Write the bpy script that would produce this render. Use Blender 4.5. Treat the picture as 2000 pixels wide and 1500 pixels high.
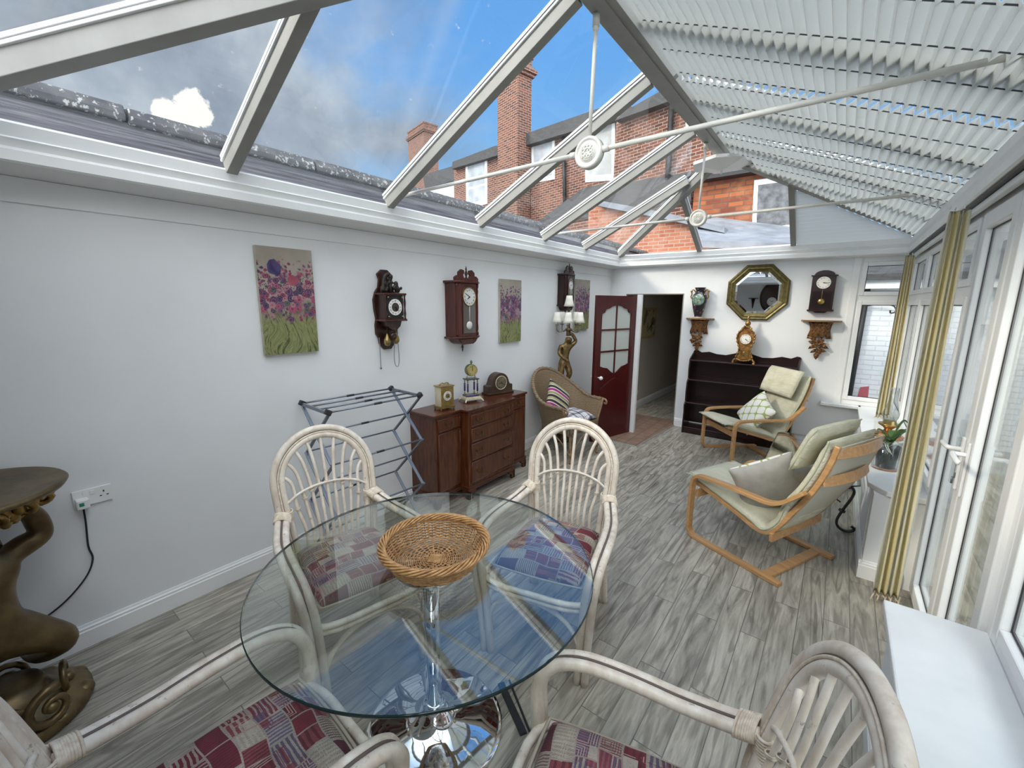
import bpy, bmesh, math, random
from mathutils import Vector, Matrix, Euler
random.seed(7)
PI = math.pi
C = bpy.context.scene.collection
for o in list(bpy.data.objects): bpy.data.objects.remove(o)

# ------------------------------------------------------------------ camera
CAM = Vector((0, 0, 1.8))
YAW, PIT, ROLL, FPX = -0.654485162, -0.187986045, 0.00742671780, 829.471359
_d = Vector((math.sin(YAW)*math.cos(PIT), math.cos(YAW)*math.cos(PIT), math.sin(PIT)))
_r = _d.cross(Vector((0, 0, 1))).normalized(); _u = _r.cross(_d)
CR = _r*math.cos(ROLL) + _u*math.sin(ROLL); CU = -_r*math.sin(ROLL) + _u*math.cos(ROLL); CD = _d
cd = bpy.data.cameras.new('camera'); cam = bpy.data.objects.new('camera', cd); C.objects.link(cam)
cam.matrix_world = Matrix(((CR.x, CU.x, -CD.x, CAM.x), (CR.y, CU.y, -CD.y, CAM.y), (CR.z, CU.z, -CD.z, CAM.z), (0, 0, 0, 1)))
cd.sensor_fit = 'HORIZONTAL'; cd.sensor_width = 36; cd.lens = FPX/2000*36; cd.clip_start = 0.02; cd.clip_end = 500
bpy.context.scene.camera = cam

def ray(x, y):
    return (CR*((x-1000)/FPX) + CU*((750-y)/FPX) + CD).normalized()
def on_plane(x, y, p0, n):
    d = ray(x, y); p0 = Vector(p0); n = Vector(n)
    return CAM + d*((p0-CAM).dot(n)/d.dot(n))

# ------------------------------------------------------------------ view, world, sun
vs = bpy.context.scene.view_settings
vs.view_transform = 'Standard'; vs.look = 'None'; vs.gamma = 1; vs.use_curve_mapping = False
vs.exposure = 0.10
SKY_FRONT = 0.92
SKY_BACK_FILL = 4.6  # unseen sky overhead and behind the camera, brightened to fill the room
SUN = 2.3
w = bpy.data.worlds.new('world'); bpy.context.scene.world = w; w.use_nodes = True
nt = w.node_tree; nt.nodes.clear()
class NG:
    """small helper to write node trees"""
    def __init__(s, nt): s.nt = nt
    def n(s, t, **k):
        x = s.nt.nodes.new(t)
        for a, b in k.items(): setattr(x, a, b)
        return x
    def l(s, a, b): s.nt.links.new(a, b)
    def put(s, sock, v):
        if hasattr(v, 'links'): s.l(v, sock)
        elif isinstance(v, (tuple, list)) and len(v) == 3 and sock.type == 'RGBA': sock.default_value = (*v, 1)
        else: sock.default_value = v
    def math(s, op, a, b=0.0, c=None, clamp=False):
        x = s.n('ShaderNodeMath', operation=op, use_clamp=clamp); s.put(x.inputs[0], a); s.put(x.inputs[1], b)
        if c is not None: s.put(x.inputs[2], c)
        return x.outputs[0]
    def vmath(s, op, a, b):
        x = s.n('ShaderNodeVectorMath', operation=op); s.put(x.inputs[0], a); s.put(x.inputs[1], b)
        return x.outputs['Value' if op in ('DOT_PRODUCT', 'DISTANCE', 'LENGTH') else 'Vector']
    def mix(s, f, a, b, mode='MIX'):
        x = s.n('ShaderNodeMix', data_type='RGBA', blend_type=mode); s.put(x.inputs[0], f); s.put(x.inputs[6], a); s.put(x.inputs[7], b)
        return x.outputs[2]
    def ss(s, v, a, b):
        x = s.n('ShaderNodeMapRange', interpolation_type='SMOOTHSTEP'); s.put(x.inputs[0], v); s.put(x.inputs[1], a); s.put(x.inputs[2], b)
        return x.outputs[0]
    def noise(s, vec, scale, detail=4, rough=.55, dist=0, out=0):
        x = s.n('ShaderNodeTexNoise'); s.put(x.inputs['Vector'], vec); x.inputs['Scale'].default_value = scale
        x.inputs['Detail'].default_value = detail; x.inputs['Roughness'].default_value = rough; x.inputs['Distortion'].default_value = dist
        return x.outputs[out]
    def voro(s, vec, scale, out='Distance', feature='F1', dist='EUCLIDEAN', rnd=1.0, dim='3D'):
        x = s.n('ShaderNodeTexVoronoi', feature=feature, voronoi_dimensions=dim)
        if feature != 'DISTANCE_TO_EDGE': x.distance = dist
        s.put(x.inputs['Vector'], vec); x.inputs['Scale'].default_value = scale; x.inputs['Randomness'].default_value = rnd
        return x.outputs[out]
    def mapping(s, vec, loc=(0, 0, 0), rot=(0, 0, 0), sc=(1, 1, 1)):
        x = s.n('ShaderNodeMapping'); s.put(x.inputs[0], vec); x.inputs[1].default_value = loc; x.inputs[2].default_value = rot; x.inputs[3].default_value = sc
        return x.outputs[0]
    def ramp(s, f, stops, interp='LINEAR'):
        x = s.n('ShaderNodeValToRGB'); s.put(x.inputs[0], f); e = x.color_ramp; e.interpolation = interp
        while len(e.elements) < len(stops): e.elements.new(0.5)
        for el, (p, c) in zip(e.elements, stops): el.position = p; el.color = (*c, 1)
        return x.outputs[0]
    def sep(s, v):
        x = s.n('ShaderNodeSeparateXYZ'); s.put(x.inputs[0], v); return x.outputs
    def comb(s, a, b, c):
        x = s.n('ShaderNodeCombineXYZ'); s.put(x.inputs[0], a); s.put(x.inputs[1], b); s.put(x.inputs[2], c); return x.outputs[0]
g = NG(nt)
tc = g.n('ShaderNodeTexCoord').outputs['Generated']
dirv = g.vmath('NORMALIZE', tc, (0, 0, 0))
zz = g.sep(dirv)[2]
blue = g.ramp(g.math('MULTIPLY', zz, 1.0), [(0.0, (.50, .74, .98)), (.20, (.30, .62, 1.0)), (.45, (.17, .46, .95)), (.9, (.10, .33, .80))])
cl_dir = ray(150, 60)
near_cl = g.vmath('DOT_PRODUCT', dirv, tuple(cl_dir))
cn = g.noise(g.mapping(dirv, sc=(1, 1, 1.7)), 2.3, 7, .55, .3)
cover = g.math('ADD', cn, g.math('MULTIPLY', g.ss(near_cl, .66, .99), .42))
cmask = g.ss(cover, .60, .92)
cshade = g.noise(g.mapping(dirv, loc=(.3, .1, .12)), 4.2, 6, .6)
ccol = g.ramp(cshade, [(.32, (.28, .34, .43)), (.5, (.44, .51, .60)), (.70, (.72, .78, .83))])
sky = g.mix(cmask, blue, ccol)
lobes = None
for cx_, cy_, c0 in ((380, 212, .99935), (326, 224, .9996), (355, 243, .9994)):
    lb = g.ss(g.vmath('DOT_PRODUCT', dirv, tuple(ray(cx_, cy_))), c0, 1.0); lobes = lb if lobes is None else g.math('MAXIMUM', lobes, lb)
pn = g.noise(dirv, 30, 6, .6)
puff = g.ss(g.math('ADD', g.math('MULTIPLY', lobes, .7), g.math('MULTIPLY', pn, 1.5)), .98, 1.16)
sky = g.mix(puff, sky, (1.15, 1.12, 1.05))
wisp = g.ss(g.math('ABSOLUTE', g.vmath('DOT_PRODUCT', dirv, tuple((ray(880, 10).cross(ray(775, 300))).normalized()))), .022, .0)
sky = g.mix(g.math('MULTIPLY', wisp, .10), sky, (.9, .95, 1.0))
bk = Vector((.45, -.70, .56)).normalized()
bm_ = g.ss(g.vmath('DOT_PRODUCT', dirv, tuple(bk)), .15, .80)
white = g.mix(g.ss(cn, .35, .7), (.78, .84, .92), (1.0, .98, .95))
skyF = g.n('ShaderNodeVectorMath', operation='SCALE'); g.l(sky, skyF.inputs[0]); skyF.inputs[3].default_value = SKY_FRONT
skyB = g.n('ShaderNodeVectorMath', operation='SCALE'); g.l(white, skyB.inputs[0]); skyB.inputs[3].default_value = SKY_BACK_FILL
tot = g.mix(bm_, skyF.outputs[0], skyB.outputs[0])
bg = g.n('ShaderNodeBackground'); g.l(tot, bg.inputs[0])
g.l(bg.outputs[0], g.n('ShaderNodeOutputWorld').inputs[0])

sl = bpy.data.lights.new('sun', 'SUN'); sl.energy = SUN; sl.angle = math.radians(9); sl.color = (1.0, .90, .74)
so = bpy.data.objects.new('sun', sl); C.objects.link(so); so.location = (-6, -8, 9)
so.rotation_euler = Vector((0.60, 0.62, -0.50)).to_track_quat('-Z', 'Y').to_euler()

# ------------------------------------------------------------------ materials
MATS = {}
def mat(name, fn=None, col=(.8, .8, .8), rough=.5, metal=0., bump=None, **kw):
    if name in MATS: return MATS[name]
    m = bpy.data.materials.new(name); m.use_nodes = True; n = m.node_tree; g = NG(n)
    b = n.nodes['Principled BSDF']
    b.inputs['Base Color'].default_value = (*col, 1); b.inputs['Roughness'].default_value = rough; b.inputs['Metallic'].default_value = metal
    for k, v in kw.items(): b.inputs[k.replace('_', ' ')].default_value = v
    if fn: fn(g, b)
    MATS[name] = m; return m
def oc(g): return g.n('ShaderNodeTexCoord').outputs['Object']
def addbump(g, b, h, dist=.002, strength=.6):
    x = g.n('ShaderNodeBump'); x.inputs['Distance'].default_value = dist; x.inputs['Strength'].default_value = strength
    g.l(h, x.inputs['Height']); g.l(x.outputs[0], b.inputs['Normal'])
def mottled(c1, c2, scale=20, sc=(1, 1, 1), bump=.0, detail=5, lo=.35, hi=.65):
    def f(g, b):
        v = g.mapping(oc(g), sc=sc); nz = g.noise(v, scale, detail)
        g.l(g.ramp(nz, [(lo, c1), (hi, c2)]), b.inputs['Base Color'])
        if bump: addbump(g, b, nz, bump)
    return f
paint = mat('wall_paint', mottled((.76, .77, .77), (.79, .80, .80), 3, bump=.0006), rough=.85)
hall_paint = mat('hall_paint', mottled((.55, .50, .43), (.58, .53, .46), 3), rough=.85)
upvc = mat('white_upvc', mottled((.80, .81, .80), (.84, .84, .82), 8), rough=.32)
bar_shaded = mat('glazing_bar_shaded', mottled((.26, .255, .235), (.30, .295, .27), 6), rough=.45)  # white bars and ridge; shade of their backlit undersides put into a darker colour
gasket = mat('black_gasket', col=(.015, .015, .017), rough=.5)
sillm = mat('sill_white', mottled((.80, .81, .80), (.84, .85, .84), 9), rough=.22)
chrome = mat('chrome', col=(.83, .84, .85), rough=.04, metal=1)
brass = mat('brass', mottled((.32, .22, .075), (.46, .33, .12), 30), rough=.3, metal=.9)
gold = mat('gilt', mottled((.17, .095, .025), (.46, .28, .085), 26, bump=.003), rough=.36, metal=.75)
bronze = mat('antique_gold', mottled((.10, .066, .030), (.21, .145, .065), 9, bump=.002), rough=.38, metal=.7)
gun = mat('grey_steel', col=(.20, .22, .26), rough=.34, metal=.6)
blackp = mat('black_plastic', col=(.02, .02, .024), rough=.45)
iron = mat('black_iron', col=(.022, .02, .02), rough=.45, metal=.4)
whitep = mat('white_plastic', col=(.82, .82, .80), rough=.3)
def wood(c1, c2, axis=2, scale=7, stretch=.12):
    sc = [1, 1, 1]; sc[axis] = stretch
    def f(g, b):
        v = g.mapping(oc(g), sc=tuple(sc)); nz = g.noise(v, scale*5, 6, .6, .6)
        g.l(g.ramp(nz, [(.3, c1), (.7, c2)]), b.inputs['Base Color'])
    return f
mahog = mat('mahogany_red', wood((.038, .009, .004), (.10, .026, .010), 0), rough=.2)
mahog_side = mat('mahogany_brown', wood((.050, .012, .005), (.125, .038, .013), 2), rough=.25)
dark_mahog = mat('dark_mahogany', wood((.010, .0028, .0025), (.026, .006, .005), 0), rough=.25)
door_red = mat('door_dark_red', wood((.046, .003, .004), (.078, .006, .006), 2), rough=.28)
clock_wood = mat('clock_walnut', wood((.018, .006, .004), (.050, .016, .008), 2), rough=.3)
clock_red = mat('clock_red_wood', wood((.042, .007, .004), (.090, .017, .008), 2), rough=.26)
clock_dark = mat('clock_dark_wood', wood((.014, .003, .003), (.030, .006, .006), 2), rough=.26)
birch = mat('birch_bentwood', wood((.42, .22, .085), (.58, .335, .15), 1), rough=.33)
carved = mat('carved_gilt_wood', mottled((.055, .020, .008), (.28, .13, .04), 45, bump=.004), rough=.38, metal=.3)
cane_white = mat('whitewashed_cane', lambda g, b: (
    g.l(g.mix(g.math('MULTIPLY', g.ss(g.noise(oc(g), 34, 6, .7), .60, .70), .75),
        g.ramp(g.noise(g.mapping(oc(g), sc=(1, 1, .35)), 22, 6, .6), [(.3, (.60, .49, .39)), (.52, (.74, .66, .55)), (.72, (.84, .79, .69))]), (.28, .22, .18)), b.inputs['Base Color'])), rough=.4)
cane_bind = mat('cane_binding', mottled((.62, .51, .39), (.82, .74, .60), 50, bump=.001), rough=.5)
groove_shade = mat('cane_groove_shade', col=(.13, .10, .085), rough=.7)  # dark strips standing in for crease shade between the paired poles
def wickerf(c1, c2, c3, s=1.0):
    def f(g, b):
        o = oc(g); x, y, z = g.sep(o)
        ang = g.math('MULTIPLY', g.math('ARCTAN2', y, x), 26.0*s)
        row = g.math('MULTIPLY', z, 420.0*s)
        p = g.math('MULTIPLY', g.math('SINE', row), g.math('SINE', ang))
        h = g.math('ADD', g.math('MULTIPLY', p, .5), .5)
        h2 = g.math('ADD', g.math('MULTIPLY', h, .75), g.math('MULTIPLY', g.noise(o, 40, 3), .25))
        g.l(g.ramp(h2, [(.15, c1), (.5, c2), (.85, c3)]), b.inputs['Base Color']); addbump(g, b, h2, .004, .9)
    return f
wicker = mat('brown_wicker', wickerf((.06, .038, .020), (.22, .15, .085), (.36, .26, .16)), rough=.6)
wicker_pole = mat('wicker_pole', mottled((.17, .10, .05), (.30, .20, .11), 30), rough=.5)
osier = mat('golden_osier', mottled((.33, .165, .055), (.60, .35, .145), 40), rough=.36)
osier_dark = mat('osier_dark', mottled((.24, .12, .045), (.50, .28, .12), 45), rough=.4)
cream_fab = mat('cream_green_canvas', lambda g, b: (g.l(g.ramp(g.noise(g.mapping(oc(g), sc=(1, .4, 1)), 7, 5), [(.35, (.50, .48, .35)), (.7, (.66, .635, .50))]), b.inputs['Base Color']),
    addbump(g, b, g.noise(g.mapping(oc(g), sc=(.30, 1.2, 1.2)), 12, 4, .6), .030, .8)), rough=.9)
piping = mat('green_piping', col=(.50, .52, .36), rough=.8)
grey_fab = mat('grey_cushion_back', mottled((.33, .31, .28), (.40, .38, .34), 12, bump=.004), rough=.9)
def trellis(g, b):
    x, y, z = g.sep(oc(g))
    k = 46.0
    a = g.math('ADD', g.math('SINE', g.math('MULTIPLY', x, k)), g.math('MULTIPLY', g.math('SINE', g.math('MULTIPLY', z, k)), 1.0))
    c = g.math('ABSOLUTE', a)
    c = g.math('ADD', c, g.math('MULTIPLY', g.noise(oc(g), 30, 2), .3))
    g.l(g.mix(g.ss(c, .50, .38), (.80, .79, .73), (.36, .42, .13)), b.inputs['Base Color'])
trellis_fab = mat('trellis_fabric', trellis, rough=.9)
def stripes(g, b):
    z = g.sep(oc(g))[2]
    v = g.math('FRACT', g.math('MULTIPLY', g.math('ADD', z, 1.0), 5.2))
    cs = [(.0, (.035, .025, .03)), (.16, (.72, .66, .56)), (.21, (.30, .30, .14)), (.36, (.72, .66, .56)), (.42, (.34, .03, .20)), (.58, (.72, .66, .56)), (.64, (.035, .025, .03)), (.80, (.70, .64, .54)), (.85, (.36, .36, .18))]
    g.l(g.ramp(v, cs, 'CONSTANT'), b.inputs['Base Color'])
stripe_fab = mat('striped_cushion_fabric', stripes, rough=.9)
def plaid(g, b):
    x, y, z = g.sep(oc(g))
    def band(c, k, lo, hi): return g.math('MULTIPLY', g.ss(g.math('FRACT', g.math('MULTIPLY', g.math('ADD', c, 2), k)), lo, lo+.03), g.ss(g.math('FRACT', g.math('MULTIPLY', g.math('ADD', c, 2), k)), hi, hi-.03))
    m = g.math('ADD', g.math('MULTIPLY', band(x, 9, .2, .5), .45), g.math('MULTIPLY', band(y, 9, .25, .6), .45))
    m = g.math('ADD', m, g.math('MULTIPLY', band(x, 9, .7, .78), .4)); m = g.math('ADD', m, g.math('MULTIPLY', band(y, 9, .75, .83), .4), clamp=True)
    g.l(g.ramp(m, [(0, (.68, .67, .68)), (.45, (.26, .25, .27)), (.9, (.07, .07, .09))]), b.inputs['Base Color'])
plaid_fab = mat('plaid_fabric', plaid, rough=.9)
def patch(g, b):
    o = oc(g); x, y, z = g.sep(o)
    br = g.n('ShaderNodeTexBrick'); g.l(g.comb(g.math('ADD', x, g.math('MULTIPLY', g.math('SINE', g.math('MULTIPLY', y, 31)), .006)), g.math('ADD', y, g.math('MULTIPLY', g.math('SINE', g.math('MULTIPLY', x, 27)), .006)), 0), br.inputs['Vector'])
    br.inputs['Scale'].default_value = 1; br.inputs['Brick Width'].default_value = .105; br.inputs['Row Height'].default_value = .066; br.inputs['Mortar Size'].default_value = .0025
    br.inputs['Color1'].default_value = (0, 0, 0, 1); br.inputs['Color2'].default_value = (1, 1, 1, 1); br.inputs['Mortar'].default_value = (.5, .5, .5, 1); br.offset = .37; br.squash = .6; br.squash_frequency = 2
    cell = g.sep(br.outputs['Color'])[0]
    base = g.ramp(cell, [(.0, (.20, .028, .038)), (.16, (.40, .34, .26)), (.30, (.13, .035, .045)), (.44, (.19, .155, .22)), (.56, (.44, .38, .30)), (.68, (.24, .038, .045)), (.80, (.16, .125, .18)), (.90, (.28, .07, .07))], 'CONSTANT')
    k = g.math('MULTIPLY', g.math('FRACT', g.math('MULTIPLY', cell, 7.31)), 1.0)
    pick = g.math('GREATER_THAN', k, .5)
    co = g.math('ADD', g.math('MULTIPLY', x, pick), g.math('MULTIPLY', y, g.math('SUBTRACT', 1, pick)))
    wob = g.math('MULTIPLY', g.noise(o, 35, 3), .9)
    st = g.math('SINE', g.math('ADD', g.math('MULTIPLY', co, g.math('ADD', 280, g.math('MULTIPLY', k, 420))), g.math('MULTIPLY', wob, 5)))
    zig = g.math('SINE', g.math('MULTIPLY', g.math('ADD', x, g.math('MULTIPLY', y, g.math('SUBTRACT', g.math('MULTIPLY', pick, 2), 1))), 900))
    base = g.mix(g.math('MULTIPLY', g.ss(zig, .3, .8), .45), base, (.05, .025, .035))
    base2 = g.mix(g.math('MULTIPLY', g.ss(st, .05, .35), .72), base, g.ramp(g.math('FRACT', g.math('MULTIPLY', cell, 3.7)), [(0, (.50, .43, .34)), (.35, (.10, .02, .03)), (.65, (.48, .42, .34)), (.85, (.20, .03, .04))], 'CONSTANT'))
    # concentric squares and squiggles
    vd = g.voro(g.mapping(o, sc=(1, 1, 0)), 14, 'Distance', dist='CHEBYCHEV', rnd=.5)
    rings = g.ss(g.math('SINE', g.math('MULTIPLY', vd, 62)), .3, .7)
    sel = g.math('GREATER_THAN', g.sep(g.voro(g.mapping(o, sc=(1, 1, 0)), 14, 'Color', dist='CHEBYCHEV', rnd=.5))[0], .40)
    base3 = g.mix(g.math('MULTIPLY', rings, g.math('MULTIPLY', sel, .85)), base2, g.ramp(g.math('FRACT', g.math('MULTIPLY', cell, 5.3)), [(0, (.50, .43, .34)), (.4, (.22, .03, .045)), (.7, (.52, .46, .37)), (.85, (.13, .09, .16))], 'CONSTANT'))
    fl = g.noise(o, 260, 2, .7)
    out = g.mix(g.math('MULTIPLY', g.ss(fl, .55, .68), .35), base3, (.05, .03, .05))
    out = g.mix(g.math('MULTIPLY', g.ss(br.outputs['Fac'], .3, .6), .7), out, (.42, .35, .28))
    out = g.mix(1.0, out, g.ramp(g.noise(o, 9, 5, .6), [(.35, (.62, .62, .64)), (.65, (1.0, 1.0, 1.0))]), 'MULTIPLY')
    g.l(out, b.inputs['Base Color']); addbump(g, b, fl, .001, .5)
patch_fab = mat('patchwork_fabric', patch, rough=.92)

def thin_glass(name, tint=(.93, .96, .96), ior=1.5, dirt=0.0, rough=0.0, two=1.0):
    m = bpy.data.materials.new(name); m.use_nodes = True; n = m.node_tree; n.nodes.clear(); g = NG(n)
    ge = g.n('ShaderNodeNewGeometry'); c = g.math('ABSOLUTE', g.vmath('DOT_PRODUCT', ge.outputs['Normal'], ge.outputs['Incoming'])); f0 = ((ior-1)/(ior+1))**2
    f = g.math('MULTIPLY', g.math('ADD', f0, g.math('MULTIPLY', 1-f0, g.math('POWER', g.math('SUBTRACT', 1, c, clamp=True), 5.0))), two, clamp=True)
    tr = g.n('ShaderNodeBsdfTransparent'); tr.inputs[0].default_value = (*tint, 1)
    gl = g.n('ShaderNodeBsdfGlossy'); gl.inputs['Roughness'].default_value = rough
    mx = g.n('ShaderNodeMixShader'); g.l(f, mx.inputs[0]); g.l(tr.outputs[0], mx.inputs[1]); g.l(gl.outputs[0], mx.inputs[2])
    out = mx.outputs[0]
    if dirt:
        df = g.n('ShaderNodeBsdfDiffuse'); df.inputs[0].default_value = (.7, .72, .74, 1)
        d2 = g.n('ShaderNodeMixShader'); nz = g.noise(oc(g), 1.6, 6, .7, .5)
        g.l(g.math('MULTIPLY', g.ss(nz, .50, .75), dirt), d2.inputs[0]); g.l(out, d2.inputs[1]); g.l(df.outputs[0], d2.inputs[2]); out = d2.outputs[0]
    g.l(out, g.n('ShaderNodeOutputMaterial').inputs[0]); MATS[name] = m; return m
roof_glass = thin_glass('roof_glass', (.97, .98, .985), 1.28, .03)
win_glass = thin_glass('window_glass', (.93, .96, .96), 1.45)
table_glass = thin_glass('table_glass', (.93, .965, .955), 1.62, two=2.1)
clear_glass = thin_glass('clear_glass', (.93, .95, .95), 1.5, two=1.6)
glass_edge = mat('glass_edge_green', col=(.012, .03, .028), rough=.08)
obscure = mat('frosted_glass', lambda g, b: addbump(g, b, g.noise(oc(g), 90, 3), .004, .5), col=(.50, .53, .50), rough=.25)
mirror_m = mat('mirror_silver', col=(.86, .87, .88), rough=.01, metal=1)
def blindf(g, b):
    n = g.nt; t = g.n('ShaderNodeBsdfTranslucent'); t.inputs[0].default_value = (.88, .88, .85, 1)
    m = g.n('ShaderNodeMixShader'); m.inputs[0].default_value = .5
    out = [x for x in n.nodes if x.type == 'OUTPUT_MATERIAL'][0]
    g.l(b.outputs[0], m.inputs[1]); g.l(t.outputs[0], m.inputs[2]); g.l(m.outputs[0], out.inputs[0])
blind_fab = mat('pleated_blind_fabric', blindf, col=(.72, .74, .73), rough=.9)
def bricks(c1, c2, c3, mortar, scale=1.0, bump=.01):
    def f(g, b):
        o = g.n('ShaderNodeTexCoord').outputs['Object']
        gm = g.sep(g.n('ShaderNodeNewGeometry').outputs['Normal'])
        x, y, z = g.sep(o)
        side = g.math('GREATER_THAN', g.math('ABSOLUTE', gm[0]), .7)
        u = g.math('ADD', g.math('MULTIPLY', x, g.math('SUBTRACT', 1, side)), g.math('MULTIPLY', y, side))
        br = g.n('ShaderNodeTexBrick'); g.l(g.comb(u, z, 0), br.inputs['Vector'])
        br.inputs['Scale'].default_value = scale; br.inputs['Brick Width'].default_value = .225; br.inputs['Row Height'].default_value = .075
        br.inputs['Mortar Size'].default_value = .009; br.inputs['Mortar Smooth'].default_value = .3
        br.inputs['Color1'].default_value = (*c1, 1); br.inputs['Color2'].default_value = (*c2, 1); br.inputs['Mortar'].default_value = (*mortar, 1)
        nz = g.noise(o, 2.2, 6, .7)
        col = g.mix(g.math('MULTIPLY', g.ss(nz, .45, .75), .6), br.outputs['Color'], c3)
        g.l(col, b.inputs['Base Color']); addbump(g, b, g.math('SUBTRACT', 1, br.outputs['Fac']), bump, .6)
    return f
brick_red = mat('red_brick', bricks((.19, .062, .034), (.075, .028, .022), (.24, .12, .08), (.34, .285, .23), .82), rough=.9)
brick_orange = mat('orange_brick', bricks((.42, .13, .048), (.19, .05, .026), (.50, .24, .12), (.15, .09, .065), .72), rough=.9)
brick_white = mat('white_painted_brick', bricks((.80, .81, .83), (.76, .78, .80), (.84, .84, .85), (.66, .68, .72)), rough=.8)
slate = mat('slate_roof', lambda g, b: (g.l(g.ramp(g.noise(g.mapping(oc(g), sc=(1, 1, 6)), 5, 6, .7), [(.3, (.028, .029, .032)), (.7, (.085, .083, .082))]), b.inputs['Base Color'])), rough=.75)
lead = mat('lead_flashing', mottled((.16, .18, .21), (.27, .29, .32), 3), rough=.6)
lichen = mat('lichened_stone', lambda g, b: g.l(g.mix(g.ss(g.noise(oc(g), 32, 5, .65), .56, .62), g.ramp(g.noise(oc(g), 7, 5), [(.3, (.06, .06, .07)), (.7, (.13, .13, .13))]), (.42, .43, .40)), b.inputs['Base Color']), rough=.95)
def darkclad(g, b):
    o = oc(g); z = g.sep(o)[2]
    st = g.noise(g.mapping(o, sc=(.25, .35, 14)), 5, 6, .65)
    g.l(g.ramp(st, [(.32, (.05, .05, .058)), (.5, (.13, .13, .145)), (.62, (.20, .20, .21)), (.75, (.34, .335, .34))]), b.inputs['Base Color'])
clad = mat('weathered_grey_render', darkclad, rough=.85)
def floorf(g, b):
    o = oc(g); x, y, z = g.sep(o)
    br = g.n('ShaderNodeTexBrick'); g.l(g.comb(y, x, 0), br.inputs['Vector'])
    br.inputs['Scale'].default_value = 1; br.inputs['Brick Width'].default_value = .95; br.inputs['Row Height'].default_value = .122; br.inputs['Mortar Size'].default_value = .0022
    br.inputs['Color1'].default_value = (0, 0, 0, 1); br.inputs['Color2'].default_value = (1, 1, 1, 1); br.inputs['Mortar'].default_value = (.5, .5, .5, 1); br.offset = .43
    cell = g.sep(br.outputs['Color'])[0]
    off = g.math('MULTIPLY', cell, 37.0)
    v = g.comb(g.math('ADD', g.math('MULTIPLY', x, 9.0), off), g.math('ADD', g.math('MULTIPLY', y, 1.15), off), 0)
    grain = g.noise(v, 2.1, 7, .62, 1.1)
    fine = g.noise(g.comb(g.math('MULTIPLY', x, 60), g.math('MULTIPLY', y, 3.2), off), 1.6, 4, .6)
    rings = g.math('SINE', g.math('MULTIPLY', g.noise(v, .62, 2, .4, .8), 55))
    rr = g.math('MULTIPLY', g.ss(rings, .3, .95), g.ss(g.noise(v, .5, 2), .40, .55))
    base = g.ramp(grain, [(.28, (.135, .118, .092)), (.42, (.30, .272, .222)), (.56, (.425, .39, .322)), (.76, (.55, .51, .43))])
    base = g.mix(g.math('MULTIPLY', rr, .50), base, (.12, .10, .08))
    base = g.mix(g.math('MULTIPLY', g.ss(fine, .5, .7), .30), base, (.10, .095, .09))
    tone = g.math('ADD', .86, g.math('MULTIPLY', cell, .26))
    t = g.n('ShaderNodeVectorMath', operation='SCALE'); g.l(base, t.inputs[0]); g.l(tone, t.inputs[3])
    out = g.mix(g.math('MULTIPLY', g.ss(br.outputs['Fac'], .2, .7), .7), t.outputs[0], (.07, .065, .06))
    g.l(out, b.inputs['Base Color'])
    g.l(g.math('ADD', .34, g.math('MULTIPLY', grain, .2)), b.inputs['Roughness']); addbump(g, b, g.math('ADD', grain, fine), .0006, .4)
floor_m = mat('grey_oak_vinyl', floorf, rough=.42)
tile_m = mat('terracotta_tile', lambda g, b: g.l(g.mix(g.ss(g.voro(g.mapping(oc(g), sc=(1, 1, 0)), 6.5, 'Distance', 'DISTANCE_TO_EDGE', rnd=0), .05, .02), g.ramp(g.noise(oc(g), 6, 4), [(.3, (.22, .13, .09)), (.7, (.33, .21, .15))]), (.12, .10, .09)), b.inputs['Base Color']), rough=.5)
paving = mat('concrete_paving', mottled((.30, .30, .29), (.42, .42, .40), 3, bump=.004), rough=.9)
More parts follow.
